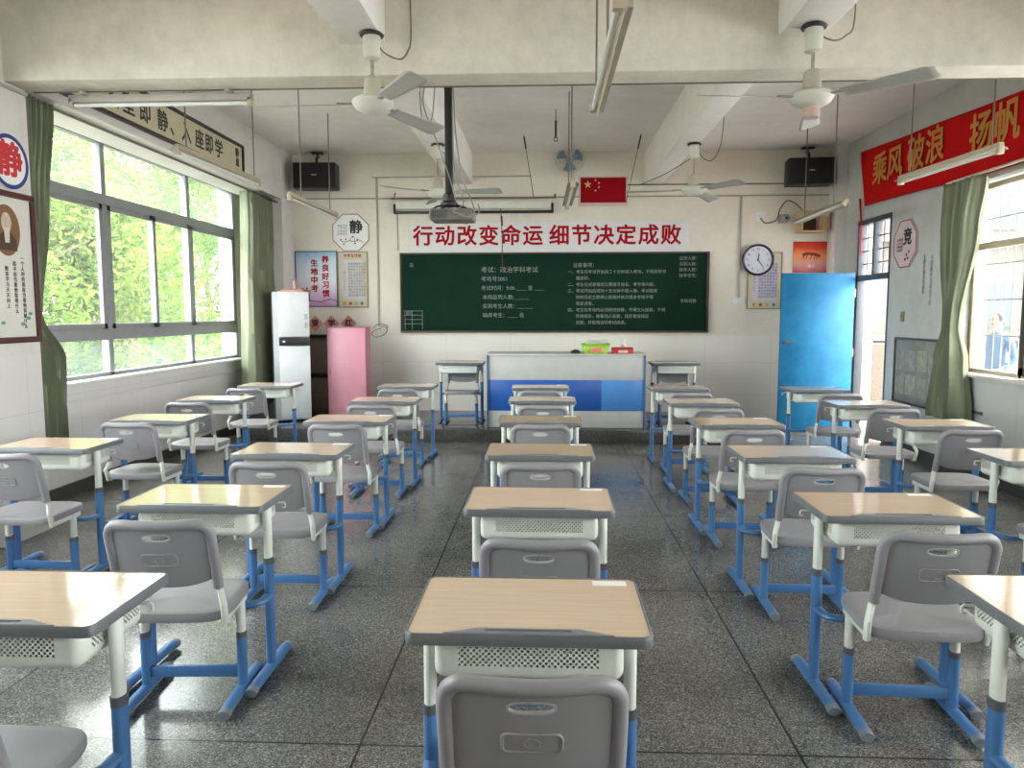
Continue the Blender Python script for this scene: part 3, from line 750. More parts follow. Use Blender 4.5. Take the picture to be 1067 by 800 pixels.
# projector on its pole
t = thing('ceiling_projector', 'grey projector hanging on a black ceiling pole', 'projector', (-.80, 6.25, 2.4))
pl = MB().box((0, 0, .68), (.06, .06, 1.28), .006); pl.box((0, 0, 1.312), (.16, .16, .012), .003); pl.obj('pole', BLACK, t)
MB().lathe([(.03, 0), (.075, .01), (.075, .03), (.05, .05), (.05, .1), (.03, .12)], 20, Matrix.Translation((0, 0, .0))).obj('mount_joint', BLACK, t)
pb = MB().box((.03, 0, -.07), (.36, .28, .095), .02, 3); pj = pb.obj('projector_body', P('dusty_grey', (.17, .16, .14), .55, var=.25), t)
MB().lathe([(.04, 0), (.045, .03), (.038, .035)], 20, Matrix.Translation((.12, .15, -.07)) @ Matrix.Rotation(-PI/2, 4, 'X')).obj('lens', BLACK, pj)
vm = MB()
for i in range(8): vm.box((-.13+.018*i, -.1505, -.07), (.007, .004, .06))
vm.obj('vent_grille', DGREY, pj)
ar = MB()
for x, y in ((-.12, -.1), (.16, -.1), (-.12, .1), (.16, .1)): ar.tube([(0, 0, .02), (x*.7, y*.7, .0), (x, y, -.025)], .009, 6)
ar.obj('mount_arm', BLACK, t)
cb = MB()
cb.tube(smooth([(.04, -.02, 1.0), (.06, -.03, .6), (.11, -.05, .25), (.19, -.1, .05), (.22, -.13, -.06), (.17, -.16, -.09)]), .006, 6)
cb.tube(smooth([(.035, -.03, .8), (.05, -.04, .3), (.13, -.1, .03), (.05, -.155, -.05), (.15, -.16, -.08)]), .005, 6)
cb.tube(smooth([(.1, -.15, -.08), (.2, -.17, -.1), (.26, -.12, -.05), (.24, -.02, .02)]), .006, 6)
cb.tube(smooth([(-.22, -.1, .95), (-.2, -.12, .7), (-.16, -.1, .62), (-.12, -.08, .72), (-.1, -.06, 1.0)]), .006, 6)
cb.tube(smooth([(-.17, -.1, 1.0), (-.19, -.1, .8), (-.12, -.06, .6), (-.05, -.03, .4), (.02, -.03, .2), (.06, -.04, .05)]), .006, 6)
cb.obj('cable', P('grey_cable', (.3, .28, .25), .6), t)
cd = MB().tube([(-.62, YF-.12, 2.95), (-.6, YF-.12, 2.55), (-.6, YF-.12, 2.1)], .006, 6); cd.tube([(-.61, YF-.12, 2.85), (-.6, YF-.12, 2.72)], .014, 6)
tag(cd.obj('pull_cord', P('maroon_cord', (.12, .03, .03), .7)), 'thin pull cord hanging from the projection screen across the banner', 'cord')

# flag, wall fan, wires
t = thing('flag_plaque', 'red flag plaque with yellow stars in a pale frame above the blackboard', 'flag', (.775, YF-.02, 3.2))
MB().box((0, .008, -.015), (.67, .012, .40), .003).obj('plaque_frame', P('pale_pink_frame', (.62, .5, .46), .6), t)
MB().box((0, 0, 0), (.615, .008, .335), .001).obj('flag_field', P('flag_red', (.30, .003, .008), .7, spec=.1, var=.03), t)
def star(m, cx, cz, r, rot=0):
    p = [(cx+(r if k % 2 == 0 else r*.39)*math.sin(rot+PI*k/5), cz+(r if k % 2 == 0 else r*.39)*math.cos(rot+PI*k/5)) for k in range(10)]
    m.prism(p, .001, Matrix.Translation((0, -.0045, 0)) @ Matrix.Rotation(PI/2, 4, 'X'))
sm = MB(); star(sm, -.21, .075, .055)
for x, z, r in ((-.105, .135, .5), (-.06, .095, .2), (-.06, .04, 0), (-.105, -.005, .3)): star(sm, x, z, .019, r)
sm.obj('star_emblem', P('faded_yellow', (.70, .42, .22), .5), t)
t = thing('wall_fan', 'blue bladed wall fan with wire cage above the flag', 'fan', (.31, YF-.01, 3.56))
MB().box((0, -.02, -.1), (.09, .04, .14), .01).obj('wall_bracket', OFFW, t)
MB().tube([(0, -.03, -.08), (0, -.12, -.04), (0, -.16, 0)], .018, 8).obj('arm', OFFW, t)
Mx = Matrix.Translation((0, -.15, 0)) @ Matrix.Rotation(math.radians(70), 4, 'X')
MB().lathe([(.03, -.06), (.05, -.05), (.05, .02), (.02, .04)], 20, Mx).obj('motor_housing', P('smoky_blue', (.25, .33, .38), .4), t)
cg = MB()
for r, z in ((.19, .06), (.19, .03), (.14, .085), (.08, .10), (.14, .005), (.08, -.01)): cg.loop([tuple(Mx @ Vector((r*math.cos(2*PI*k/32), r*math.sin(2*PI*k/32), z))) for k in range(32)], .0022, 5)
for k in range(24):
    a = 2*PI*k/24; ca, sa = math.cos(a), math.sin(a)
    cg.tube([tuple(Mx @ Vector((r*ca, r*sa, z))) for r, z in ((.03, -.015), (.08, -.01), (.14, .005), (.19, .03), (.19, .06), (.14, .085), (.08, .10), (.03, .104))], .0014, 4)
cg.obj('wire_cage', P('cage_wire', (.42, .40, .38), .4, .5), t)
for k in range(3):
    a0 = 2*PI*k/3+.5
    def bf(u, v, a0=a0):
        r = .03+.145*u; a = a0+(v-.5)*(.9+.2*u); return Mx @ Vector((r*math.cos(a), r*math.sin(a), .045+.03*(v-.5)))
    o = MB().grid(bf, 8, 6).obj('blade', P('translucent_blue', (.16, .27, .34), .3), t); q = o.modifiers.new('thickness', 'SOLIDIFY'); q.thickness = .002
WIRE = P('rusty_wire', (.06, .05, .045), .7)
for a, b, lb in (((-.28, 9.45, ZC), (-.17, YF-.06, 3.1), 'left'), ((1.16, 9.45, ZC), (1.08, YF-.06, 3.02), 'right')):
    w = MB().tube([a, b], .004, 6); d = Vector(b)-Vector(a); w.tube([tuple(Vector(a)+d*.03), tuple(Vector(a)+d*.2)], .011, 6)
    tag(w.obj('hanging_wire', WIRE), 'slanting wire from the ceiling down to the ' + ('projection screen' if lb == 'left' else 'wall beside the red flag'), 'wire', 'slanting wires at the front wall')
w = MB().tube([(.1, 8.3, ZC), (.1, 8.3, 3.55)], .004, 6); w.tube([(.1, 8.3, 3.6), (.1, 8.3, 3.42)], .012, 8); w.loop([(.1+.02*math.cos(a), 8.3, 3.4+.02*math.sin(a)) for a in [2*PI*k/12 for k in range(12)]], .005, 5)
tag(w.obj('ceiling_hook', WIRE), 'dark iron hook hanging alone from the middle of the ceiling', 'hook')

# ------------------------------------------------------------------ ceiling fans
def make_fan(name_label, loc, top, angles, R=.70, dark_top=True):
    """loc = motor centre; top = beam underside"""
    t = thing('ceiling_fan', name_label, 'ceiling fan', loc, group='three bladed ceiling fans')
    h = top-loc[2]
    cm = MB().lathe([(.03, h-.16), (.05, h-.15), (.055, h-.03), (.05, h-.02)], 20).obj('canopy', OFFW, t)
    MB().lathe([(.07, h-.022), (.075, h-.012), (.06, h)], 18).obj('ceiling_plate', BLACK, t)
    MB().tube([(0, 0, .1), (0, 0, h-.1)], .011, 10).obj('down_rod', P('rusted_rod', (.36, .32, .26), .6, var=.25, scale=30), t)
    MB().lathe([(.05, .03), (.055, .05), (.048, .15), (.03, .165)], 20).obj('rod_cover', P('aged_cream', (.45, .42, .33), .5), t)
    MB().lathe([(.03, -.055), (.06, -.052), (.105, -.03), (.125, 0), (.122, .02), (.10, .035), (.05, .045)], 32).obj('motor_housing', OFFW, t)
    for a in angles:
        bl = MB(); a = math.radians(a)
        M = Matrix.Rotation(a, 4, 'Z')
        def bf(u, v):
            r = .19+(R-.19)*u; w = (.085+.05*u)*(1-.25*max(0, u-.93)/.07)
            y = (v-.5)*w; return M @ Vector((r, y, -.30*y-.012*u - .4*y*y))
        bl.grid(bf, 12, 6)
        b = bl.obj('blade', P('dusty_blade', (.42, .41, .38), .45), t)
        s = b.modifiers.new('thickness', 'SOLIDIFY'); s.thickness = .003
        br = MB().box((.16, 0, .004), (.12, .03, .008), .002); bmesh.ops.transform(br.bm, matrix=M, verts=br.bm.verts[:]); br.obj('blade_bracket', P('bracket_steel', (.3, .28, .25), .5), b)
    return t, h
f, h = make_fan('cream ceiling fan before the cross beam on the window side', (-1.06, 4.66, 2.80), 3.22, (183, 63, -57))
MB().tube(smooth([(.03, 0, h-.06), (.08, .0, h-.12), (.16, .05, h-.14), (.2, .1, h-.08), (.21, .17, h+.05), (.2, .18, h+.45)]), .005, 6).obj('power_cord', CONB, f)
f, h = make_fan('cream ceiling fan with a pale shade under its motor, by the red banner', (1.575, 4.66, 2.80), 3.22, (192, 72, -48))
MB().lathe([(.045, -.115), (.05, -.11), (.048, -.06), (.04, -.05)], 20).obj('bottom_cap', P('pinkish_cap', (.55, .40, .34), .4), f)
MB().tube(smooth([(.03, 0, h-.06), (.12, .0, h-.09), (.2, .04, h-.05), (.27, .1, h+.05), (.29, .15, h+.45)]), .005, 6).obj('power_cord', CONB, f)
f, h = make_fan('cream ceiling fan behind the projector pole', (-1.14, 8.0, 2.80), 3.3, (105, 225, 345))
MB().tube(smooth([(.02, 0, h-.06), (.07, .0, h-.1), (.1, .0, h-.2), (.13, 0, h-.16), (.14, 0, h)]), .004, 6).obj('power_cord', CONB, f)
f, h = make_fan('cream ceiling fan above the flag side of the blackboard', (1.53, 8.0, 2.80), 3.28, (180, 60, -60))
MB().tube(smooth([(.04, 0, h-.08), (.1, .0, h-.16), (.2, .05, h-.16), (.29, .1, h), (.33, .15, h+.3)]), .005, 6).obj('power_cord', CONB, f)
MB().tube(smooth([(-.01, 0, h-.14), (-.2, .6, h-.2), (-.3, 1.3, h-.16), (-.3, 2.2, h-.06)]), .005, 6).obj('power_cord', CONB, f)

# ------------------------------------------------------------------ tube lights
def make_light(lab, a, b, rods, col=OFFW):
    """a, b: ends of the fitting; rods: fractions along it"""
    a, b = Vector(a), Vector(b); mid = (a+b)/2; d = b-a; ln = d.length
    t = thing('tube_light', lab, 'tube light', mid, group='fluorescent tube lights')
    rotq = Vector((0, 1, 0)).rotation_difference(d.normalized())
    M = rotq.to_matrix().to_4x4()
    def tr(m): bmesh.ops.transform(m.bm, matrix=M, verts=m.bm.verts[:]); return m
    hs = MB()
    sec = [(-.05, 0), (-.045, .012), (-.018, .022), (-.018, .05), (.018, .05), (.018, .022), (.045, .012), (.05, 0), (.022, .012), (-.022, .012)]
    A = [hs.bm.verts.new((x, -ln/2, z)) for x, z in sec]; B = [hs.bm.verts.new((x, ln/2, z)) for x, z in sec]
    for i in range(len(sec)): hs.bm.faces.new((A[i], A[(i+1) % len(sec)], B[(i+1) % len(sec)], B[i]))
    hs.bm.faces.new(A); hs.bm.faces.new(B[::-1])
    tr(hs).obj('housing', P('grimy_cream', (.42, .37, .28), .5, var=.15), t)
    tr(MB().tube([(0, -ln/2+.03, -.008), (0, ln/2-.03, -.008)], .014, 12)).obj('lamp_tube', P('tube_glass', (.72, .72, .70), .2), t)
    for s in (-1, 1): tr(MB().box((0, s*(ln/2-.02), .0), (.045, .045, .06), .006)).obj('end_socket', P('aged_socket', (.48, .41, .30), .5), t)
    for f in rods:
        p = a+d*f-mid
        MB().tube([(p.x, p.y, p.z+.045), (p.x, p.y, ZC-mid.z)], .006, 8).obj('hanging_rod', P('brown_rod', (.17, .15, .12), .6), t)
make_light('tube light on two rods in front of the calligraphy board', (-2.89, 5.86, 2.80), (-2.83, 7.40, 2.80), (.1, .93))
make_light('tube light on two rods in front of the speaker by the fridge', (-2.43, 7.1, 2.625), (-2.40, 8.60, 2.625), (.22, .84))
make_light('tube light on a chain over the rear desks of the middle row', (.275, 4.42, 2.69), (.275, 2.94, 2.69), (.08, .6))
make_light('tube light hanging in front of the flag plaque', (.22, 8.1, 2.66), (.235, 6.7, 2.66), (.30, .75))
make_light('tube light in front of the red cloth banner', (3.17, 7.0, 2.70), (3.27, 5.66, 2.70), (.12, .92))
make_light('tube light under the speaker near the clock', (2.95, 9.15, 2.60), (2.93, 7.6, 2.605), (.22, .8))
t = thing('tube_light', 'tube light fixed along the cross beam by the green curtain', 'tube light', (-2.63, 5.14, 2.97), group='fluorescent tube lights')
MB().box((0, 0, .02), (1.27, .05, .05), .006).obj('housing', P('dull_beige_metal', (.40, .37, .33), .5), t)
MB().tube([(-.60, 0, -.02), (.60, 0, -.02)], .014, 12).obj('lamp_tube', P('tube_glass', (.72, .72, .70), .2), t)
for s in (-1, 1): MB().box((s*.62, 0, -.01), (.03, .05, .06), .006).obj('end_socket', P('aged_socket', (.48, .41, .30), .5), t)
for s in (-.5, .5): MB().box((s, -.04, .045), (.03, .1, .02), .003).obj('bracket', CON, t)

# ------------------------------------------------------------------ speakers
for x, lab in ((-3.11, 'black wall speaker above the octagonal sign by the fridge'), (3.45, 'black wall speaker above the clock wall near the red banner')):
    t = thing('wall_speaker', lab, 'speaker', (x, 10.2, 3.37), rz=.06 if x < 0 else -.06, group='black wall speakers')
    MB().box((0, 0, 0), (.57, .26, .34), .012).obj('cabinet', BLACK, t)
    MB().box((0, -.135, 0), (.55, .012, .32), .006).obj('speaker_grille', P('black_cloth', (.008, .008, .008), .8), t)
    MB().box((0, -.1425, .005), (.07, .002, .012)).obj('badge', P('silver_badge', (.5, .5, .5), .3, .8), t)
    bb = MB().tube([(0, .02, .17), (0, .02, .25), (0, .2, .30)], .014, 8); bb.box((0, .1, .33), (.16, .1, .016), .003); bb.tube([(0, .05, .2), (0, .1, .33)], .012, 8); bb.obj('bracket', BLACK, t)

# ------------------------------------------------------------------ front wall pieces
t = thing('octagon_sign', 'white octagonal sign with red border above the blue poster', 'sign', (-2.715, YF-.012, 2.65))
def octagon(r, h, m=None): m = m or MB(); m.prism([(r*math.cos(PI/8+PI*k/4), r*math.sin(PI/8+PI*k/4)) for k in range(8)], h, Matrix.Rotation(PI/2, 4, 'X')); return m
def octo_sign(t, big, rot, face=PAPER, k=1.0):
    r = .285
    b = octagon(r*k, .012); o = b.obj('sign_panel', face, t, (0, 0, 0), rot)
    l = MB(); l.loop([(r*k*.955*math.cos(PI/8+PI*q/4), -.0125, r*k*.955*math.sin(PI/8+PI*q/4)) for q in range(8)], .0055*k, 4); l.obj('red_border', REDINK, t, (0, 0, 0), rot)
    return o
octo_sign(t, '静', (0, 0, 0))
text('静', .19, INK, t, (.075, -.0135, .065), FRONT, .006)
text('静能生慧\n心平气和\n宁静致远\n勤学善思', .036, P('grey_ink', (.25, .22, .2), .6), t, (-.115, -.0135, .035), FRONT, 0, .0006, line=1.05)
br = MB(); br.tube([(-.14, -.014, -.12), (-.08, -.014, -.13), (-.02, -.014, -.11), (.05, -.014, -.13), (.12, -.014, -.10), (.17, -.014, -.14)], .004, 5); br.tube([(-.02, -.014, -.11), (.02, -.014, -.05)], .003, 5); br.tube([(.05, -.014, -.13), (.06, -.014, -.07)], .003, 5)
br.obj('painted_branch', INK, t)
bl = MB()
for x, z in ((-.14, -.1), (-.07, -.09), (-.1, -.16), (.03, -.06), (.09, -.1), (.06, -.15)): bl.lathe([(.012, 0), (.01, .002)], 8, Matrix.Translation((x, -.013, z)) @ Matrix.Rotation(PI/2, 4, 'X'))
bl.obj('painted_blossom', REDINK, t)
# blue study poster
t = thing('study_poster', 'blue and pink study poster with red characters above the fridge', 'poster', (-3.215, YF-.012, 2.01))
MB().box((0, 0, 0), (.585, .008, .77), .001).obj('poster_sheet', gradient_mat('poster_blue', [(0, 'C490BC'), (.2, 'D6C2DC'), (.5, 'E2E4EE'), (.8, 'CADCEA'), (1, '8CB6D6')], 2, -.38, .38), t)
fm = MB()
for c_, d_ in (((0, -.004, .382), (.6, .012, .014)), ((0, -.004, -.382), (.6, .012, .014)), ((-.293, -.004, 0), (.014, .012, .77)), ((.293, -.004, 0), (.014, .012, .77))): fm.box(c_, d_)
fm.obj('poster_frame', P('navy_edge', (.05, .09, .16), .5), t)
text('养\n良\n好\n习\n惯', .105, REDINK, t, (.13, -.0055, .03), FRONT, .004, .0006, line=1.12)
text('生\n地\n中\n考', .105, REDINK, t, (-.03, -.0055, .04), FRONT, .004, .0006, line=1.12)
fl = MB()
for x, z, h in ((-.2, -.22, .14), (-.17, -.23, .1), (-.14, -.22, .16), (-.11, -.24, .12)): fl.box((x, -.0052, z), (.022, .001, h), .0004); fl.lathe([(.013, 0), (.011, .001)], 8, Matrix.Translation((x, -.0052, z+h/2+.015)) @ Matrix.Rotation(PI/2, 4, 'X'))
fl.obj('printed_figure', P('dark_crimson', (.12, .01, .04), .6), t)
wv = MB().tube([(-.28, -.005, -.33), (-.1, -.005, -.30), (.05, -.005, -.32), (.2, -.005, -.28), (.285, -.005, -.31)], .006, 5); wv.obj('printed_ribbon', P('plum_print', (.2, .03, .16), .6), t)
# two cream notices of rules
def notice(lab, x, z, w, h, lines, ink):
    t = thing('notice_poster', lab, 'poster', (x, YF-.012, z))
    MB().box((0, 0, 0), (w, .008, h), .001).obj('notice_sheet', P('cream_notice', (.60, .55, .40), .6, var=.05), t)
    MB().box((0, -.0045, 0), (w*.72, .002, h*.72)).obj('text_panel', P('pale_panel', (.60, .58, .60), .6), t)
    fm = MB()
    for c_, d_ in (((0, -.004, h/2), (w+.012, .012, .012)), ((0, -.004, -h/2), (w+.012, .012, .012)), ((-w/2, -.004, 0), (.012, .012, h)), ((w/2, -.004, 0), (.012, .012, h))): fm.box(c_, d_)
    fm.obj('notice_frame', P('olive_edge', (.25, .22, .12), .5), t)
    text('\n'.join(lines), .036, ink, t, (-w*.34, -.006, 0), FRONT, .0006, .0004, align='LEFT', line=1.1)
    text('中学生守则', .05, REDINK, t, (0, -.0055, h*.43), FRONT, .001, .0004)
    for k, cl in enumerate(((.7, .3, .1), (.5, .12, .08), (.5, .5, .2), (.1, .2, .25))):
        MB().lathe([(.024, 0), (.02, .002)], 10, Matrix.Translation((-w*.3+k*w*.2, -.0045, -h*.43)) @ Matrix.Rotation(PI/2, 4, 'X')).obj('printed_picture', P('print_%d' % k, cl, .6), t)
RL = ['一、爱党爱国爱人民', '二、好学多问肯钻研', '三、勤劳笃行乐奉献', '四、明礼守法讲美德', '五、孝亲尊师善待人', '六、诚实守信有担当', '七、自强自律健身心', '八、珍爱生命保安全', '九、勤俭节约护家园', '十、遵守纪律爱集体', '　　文明礼貌讲卫生', '　　团结友爱共进步']
notice('cream framed rules notice below the octagonal sign, beside the blue poster', -2.70, 2.0, .41, .765, RL, P('grey_ink', (.25, .22, .2), .6))
notice('cream rules notice hanging partly behind the wall clock', 2.98, 1.97, .45, .76, RL, P('violet_ink', (.18, .16, .42), .6))
# red picture
t = thing('red_poster', 'red and orange picture poster above the blue door', 'poster', (3.60, YF-.012, 2.285))
MB().box((0, 0, 0), (.49, .008, .42), .001).obj('poster_sheet', gradient_mat('poster_red', [(0, 'C86068'), (.3, 'E4A09C'), (.55, 'F0A060'), (.78, 'E04A28'), (1, 'CC1C18')], 2, -.21, .21), t)
dm = MB().tube([(-.12, -.0055, .03), (-.06, -.0055, .05), (.0, -.0055, .045), (.06, -.0055, .035), (.12, -.0055, .01)], .018, 6, flat=(.004, .022))
for x in (-.1, -.06, .0, .05, .08): dm.tube([(x, -.0055, .03), (x-.012, -.0055, -.03)], .006, 5)
dm.obj('printed_motif', P('dark_red_print', (.35, .01, .01), .5), t)
text('奋斗', .05, PAPER, t, (0, -.0055, -.12), FRONT, .001, .0004)
# clock
t = thing('wall_clock', 'round black rimmed wall clock', 'clock', (2.875, YF-.05, 2.25))
t['label'] = 'round white wall clock with a dark blue rim, overlapping the cream notice'
Rm = Matrix.Rotation(PI/2, 4, 'X')
MB().lathe([(.20, -.04), (.212, -.02), (.212, .015), (.2, .025), (.185, .018), (.183, .0), (.183, -.005)], 48, Rm).obj('clock_rim', P('navy_rim', (.015, .02, .06), .35), t)
MB().lathe([(.184, -.01), (.184, .004)], 48, Rm).obj('dial', P('dial_white', (.62, .64, .72), .4, var=.02), t)
for k in range(12):
    a = 2*PI*(k+1)/12; text(str(k+1), .045, INK, t, (.145*math.sin(a), -.0048, .145*math.cos(a)), FRONT, .0005, .0004, 'numeral')
def hand(nm, ang, ln, w, mat, y):
    a = math.radians(ang); m = MB().box((0, 0, ln/2-.015), (w, .002, ln)); bmesh.ops.transform(m.bm, matrix=Matrix.Rotation(a, 4, 'Y'), verts=m.bm.verts[:]); m.obj(nm, mat, t, (0, y, 0))
hand('hour_hand', 11, .095, .011, INK, -.008); hand('minute_hand', 143, .135, .007, INK, -.0105); hand('second_hand', 0, .13, .003, DGREY, -.013)
MB().lathe([(.009, 0), (.007, .012)], 12, Matrix.Translation((0, -.006, 0)) @ Rm).obj('hub', INK, t)
# diamond paper signs
for x, ch, lb in ((-3.25, '爱', 'closest to the fridge'), (-3.02, '学', 'in the middle of the three'), (-2.775, '红', 'above the pink cabinet')):
    t = thing('diamond_sign', 'pink diamond paper sign %s' % lb, 'sign', (x, YF-.006, 1.39), group='diamond paper signs')
    MB().box((0, 0, 0), (.165, .004, .165), rot=Matrix.Rotation(PI/4, 3, 'Y')).obj('paper_square', P('pink_paper', (.60, .30, .25), .6), t)
    text(ch, .105, P('dark_crimson', (.12, .01, .04), .6), t, (0, -.0035, 0), FRONT, .005, .0006)
# sockets and boxes
def plate(lab, x, z, w=.086, h=.086, n=1, name='wall_socket', y=YF):
    t = thing(name, lab, 'socket', (x, y-.01, z))
    for i in range(n):
        MB().box((i*.092, 0, 0), (w, .02, h), .006).obj('socket_plate', PAPER, t)
        hs = MB()
        for dx, dz in ((-.012, .008), (.012, .008), (0, -.014)): hs.box((i*.092+dx, -.0105, dz), (.005, .002, .012))
        hs.obj('pin_hole', INK, t)
    return t
plate('double white wall socket below the clock', 2.59, 1.70, n=2)
t = plate('white wall socket with looped cable near the pink cabinet', -2.32, 1.30)
cbm = MB().tube(smooth([(.0, -.02, .02), (-.06, -.05, .0), (-.12, -.05, -.05), (-.06, -.06, -.10), (.05, -.06, -.07), (.1, -.04, .0), (.06, -.03, .05), (0, -.02, .03)]), .005, 6); cbm.tube(smooth([(.09, -.02, .01), (.1, -.03, .06), (-.03, -.04, .08), (-.1, -.03, .02)]), .005, 6)
cbm.obj('cable_loop', CONB, t)
t = plate('white wall socket with a cable arching to the speaker lead', 2.90, 2.83, .13, .13)
MB().tube(smooth([(0, -.02, -.02), (.06, -.05, -.09), (.2, -.06, -.05), (.24, -.06, .08), (.33, -.06, .2), (.45, -.06, .16), (.60, -.06, .02)]), .01, 6).obj('cable', CONB, t)
t = thing('wall_camera', 'small grey round camera on the wall below the speaker', 'camera', (3.22, YF-.06, 2.80))
MB().box((-.02, .04, .0), (.12, .03, .12), .01).obj('camera_base', CON, t)
MB().lathe([(.03, -.04), (.055, -.02), (.055, .02), (.03, .045), (.01, .05)], 20, Rm).obj('camera_body', P('camera_grey', (.35, .34, .32), .4), t)
MB().lathe([(.018, .046), (.018, .055)], 14, Rm).obj('lens', BLACK, t)
t = thing('wooden_shelf_box', 'small yellow wooden box shelf on the wall under the tube light', 'shelf', (3.53, YF-.13, 2.74))
YW = P('yellow_pine', (.56, .40, .18), .5)
wb = MB()
for c_, d_ in (((0, 0, .13), (.30, .25, .02)), ((0, 0, -.13), (.30, .25, .02)), ((-.14, 0, 0), (.02, .25, .26)), ((.14, 0, 0), (.02, .25, .26))): wb.box(c_, d_, .002)
wb.obj('box_frame', YW, t); MB().box((0, .12, 0), (.28, .01, .26)).obj('back_board', P('dark_box_back', (.10, .07, .04), .6), t)  # dark board that makes the box interior dark
t = thing('cardboard_box', 'pale pink box mounted beside the yellow wooden shelf', 'box', (3.715, YF-.08, 2.78))
MB().box((0, 0, 0), (.14, .15, .26), .006).obj('box_body', P('pale_pink_card', (.60, .42, .34), .7), t)
MB().box((0, -.077, .05), (.1, .003, .05)).obj('box_label', PAPER, t)

# ------------------------------------------------------------------ fridge and cabinets on the platform
t = thing('refrigerator', 'tall white two-door fridge by the green curtain', 'fridge', (-3.17, 9.3, .16), math.radians(24))
FW = P('fridge_white', (.60, .62, .64), .3)
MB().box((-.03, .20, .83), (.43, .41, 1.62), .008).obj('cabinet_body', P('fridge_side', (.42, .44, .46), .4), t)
MB().box((0, -.03, .50), (.37, .05, .92), .008).obj('lower_door', FW, t)
MB().box((0, -.03, 1.36), (.37, .05, .56), .008).obj('upper_door', FW, t)
MB().box((0, -.03, 1.02), (.37, .04, .10), .004).obj('control_band', BLACK, t)
MB().box((-.13, -.0525, 1.02), (.03, .006, .02)).obj('indicator', PAPER, t)
for z in (1.33, 1.22):
    MB().box((.145, -.0555, z), (.04, .002, .07)).obj('sticker', P('grey_sticker', (.35, .36, .38), .5), t)
for x in (-.15, .13):
    for y in (.04, .36): MB().lathe([(.018, 0), (.018, .025)], 10, Matrix.Translation((x, y, 0))).obj('foot', BLACK, t)
tag(MB().box((0, 0, .015), (.30, .3, .03), .006).obj('shallow_box', P('coral_card', (.42, .14, .10), .6), None, (-3.19, 9.47, 1.80)), 'flat coral red box lying on the fridge', 'box')
t = thing('thermometer_stand', 'slim pink bottle standing on the coral box on the fridge', 'bottle', (-3.20, 9.47, 1.83))
MB().lathe([(.026, 0), (.028, .01), (.028, .09), (.013, .105), (.013, .12)], 16).obj('bottle_body', P('pale_coral', (.40, .26, .22), .6), t)
MB().lathe([(.016, .118), (.016, .14)], 14).obj('bottle_cap', P('coral_card', (.42, .14, .10), .6), t)
t.name = 'slim_bottle'
t = thing('metal_locker', 'pink metal cabinet between the fridge and the blackboard', 'cabinet', (-2.60, 9.66, .16))
PK = P('pink_enamel', (.60, .27, .34), .4, var=.04)
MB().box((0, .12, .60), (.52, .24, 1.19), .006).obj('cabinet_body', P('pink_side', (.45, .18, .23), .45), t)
MB().box((0, -.008, .60), (.50, .02, 1.15), .004).obj('cabinet_door', PK, t)
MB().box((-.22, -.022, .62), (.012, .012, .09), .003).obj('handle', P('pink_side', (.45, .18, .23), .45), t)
t = thing('storage_cupboard', 'dark brown wall cupboard showing between fridge and pink cabinet', 'cupboard', (-3.13, 10.2, .16))
BW = P('brown_wood', (.20, .13, .10), .5, var=.15)
MB().box((0, .1, .53), (.56, .26, 1.06), .004).obj('carcass', BW, t)
for z in (.26, .78): MB().box((0, -.04, z), (.52, .02, .44), .003).obj('cupboard_door', P('brown_wood_door', (.27, .20, .165), .45, var=.15), t)
for z in (1.06, .52): MB().box((0, -.045, z), (.57, .05, .045), .004).obj('dark_rail', P('black_brown', (.025, .018, .015), .5), t)

# ------------------------------------------------------------------ window-wall decorations
t = thing('calligraphy_board', 'long framed calligraphy board above the windows', 'sign', (-3.515, 6.93, 3.285))
MB().box((0, 0, 0), (.02, 3.46, .30), .002).obj('board_panel', P('cream_paper', (.55, .50, .36), .7), t)
fm = MB()
for c_, d_ in (((.006, 0, .155), (.04, 3.54, .035)), ((.006, 0, -.155), (.04, 3.54, .03)), ((.006, -1.755, 0), (.04, .035, .31)), ((.006, 1.755, 0), (.04, .035, .31))): fm.box(c_, d_, .004)
fm.obj('board_frame', P('black_brown', (.025, .018, .015), .5), t)
for ch, y in zip('入室即静、入座即学', (-.87, -.62, -.36, -.06, .17, .39, .67, .89, 1.12)): text(ch, .20, INK, t, (.0115, y, -.015), ONLEFT, .004, .0006)
text('静\n思', .1, INK, t, (.0115, 1.6, 0), ONLEFT, .004, .0006, line=1.1)
t = thing('quiet_sign', 'round blue ringed sign with a red character on the pillar', 'sign', (PX+.006, 4.85, 2.52))
Ml = Matrix.Rotation(PI/2, 4, 'Y')
MB().lathe([(.18, 0), (.18, .006)], 40, Ml).obj('sign_disc', PAPER, t)
rg = MB(); rg.loop([(.007, (.163)*math.cos(2*PI*k/40), .163*math.sin(2*PI*k/40)) for k in range(40)], .014, 6)
for v in rg.bm.verts: v.co.x = .007+(v.co.x-.007)*.12
rg.obj('blue_ring', P('royal_blue', (.02, .04, .22), .5), t)
text('静', .235, P('bright_red', (.55, .02, .03), .5), t, (.008, 0, 0), ONLEFT, .008, .0008)
t = thing('framed_portrait', 'mahogany framed print with an oval brown portrait on the pillar', 'picture', (PX+.008, 4.775, 1.83))
MB().box((0, 0, 0), (.012, .50, .94), .001).obj('print_sheet', P('print_white', (.66, .64, .60), .5, var=.02), t)
fm = MB()
for c_, d_ in (((.006, 0, .475), (.03, .54, .04)), ((.006, 0, -.475), (.03, .54, .04)), ((.006, -.25, 0), (.03, .04, .95)), ((.006, .25, 0), (.03, .04, .95))): fm.box(c_, d_, .005)
fm.obj('picture_frame', P('mahogany', (.07, .018, .016), .35), t)
def ell(ry, rz, cy, cz, n=36): return [(cy+ry*math.cos(2*PI*k/n), cz+rz*math.sin(2*PI*k/n)) for k in range(n)]
MLL = Matrix.Rotation(PI/2, 4, 'Z') @ Matrix.Rotation(PI/2, 4, 'X')
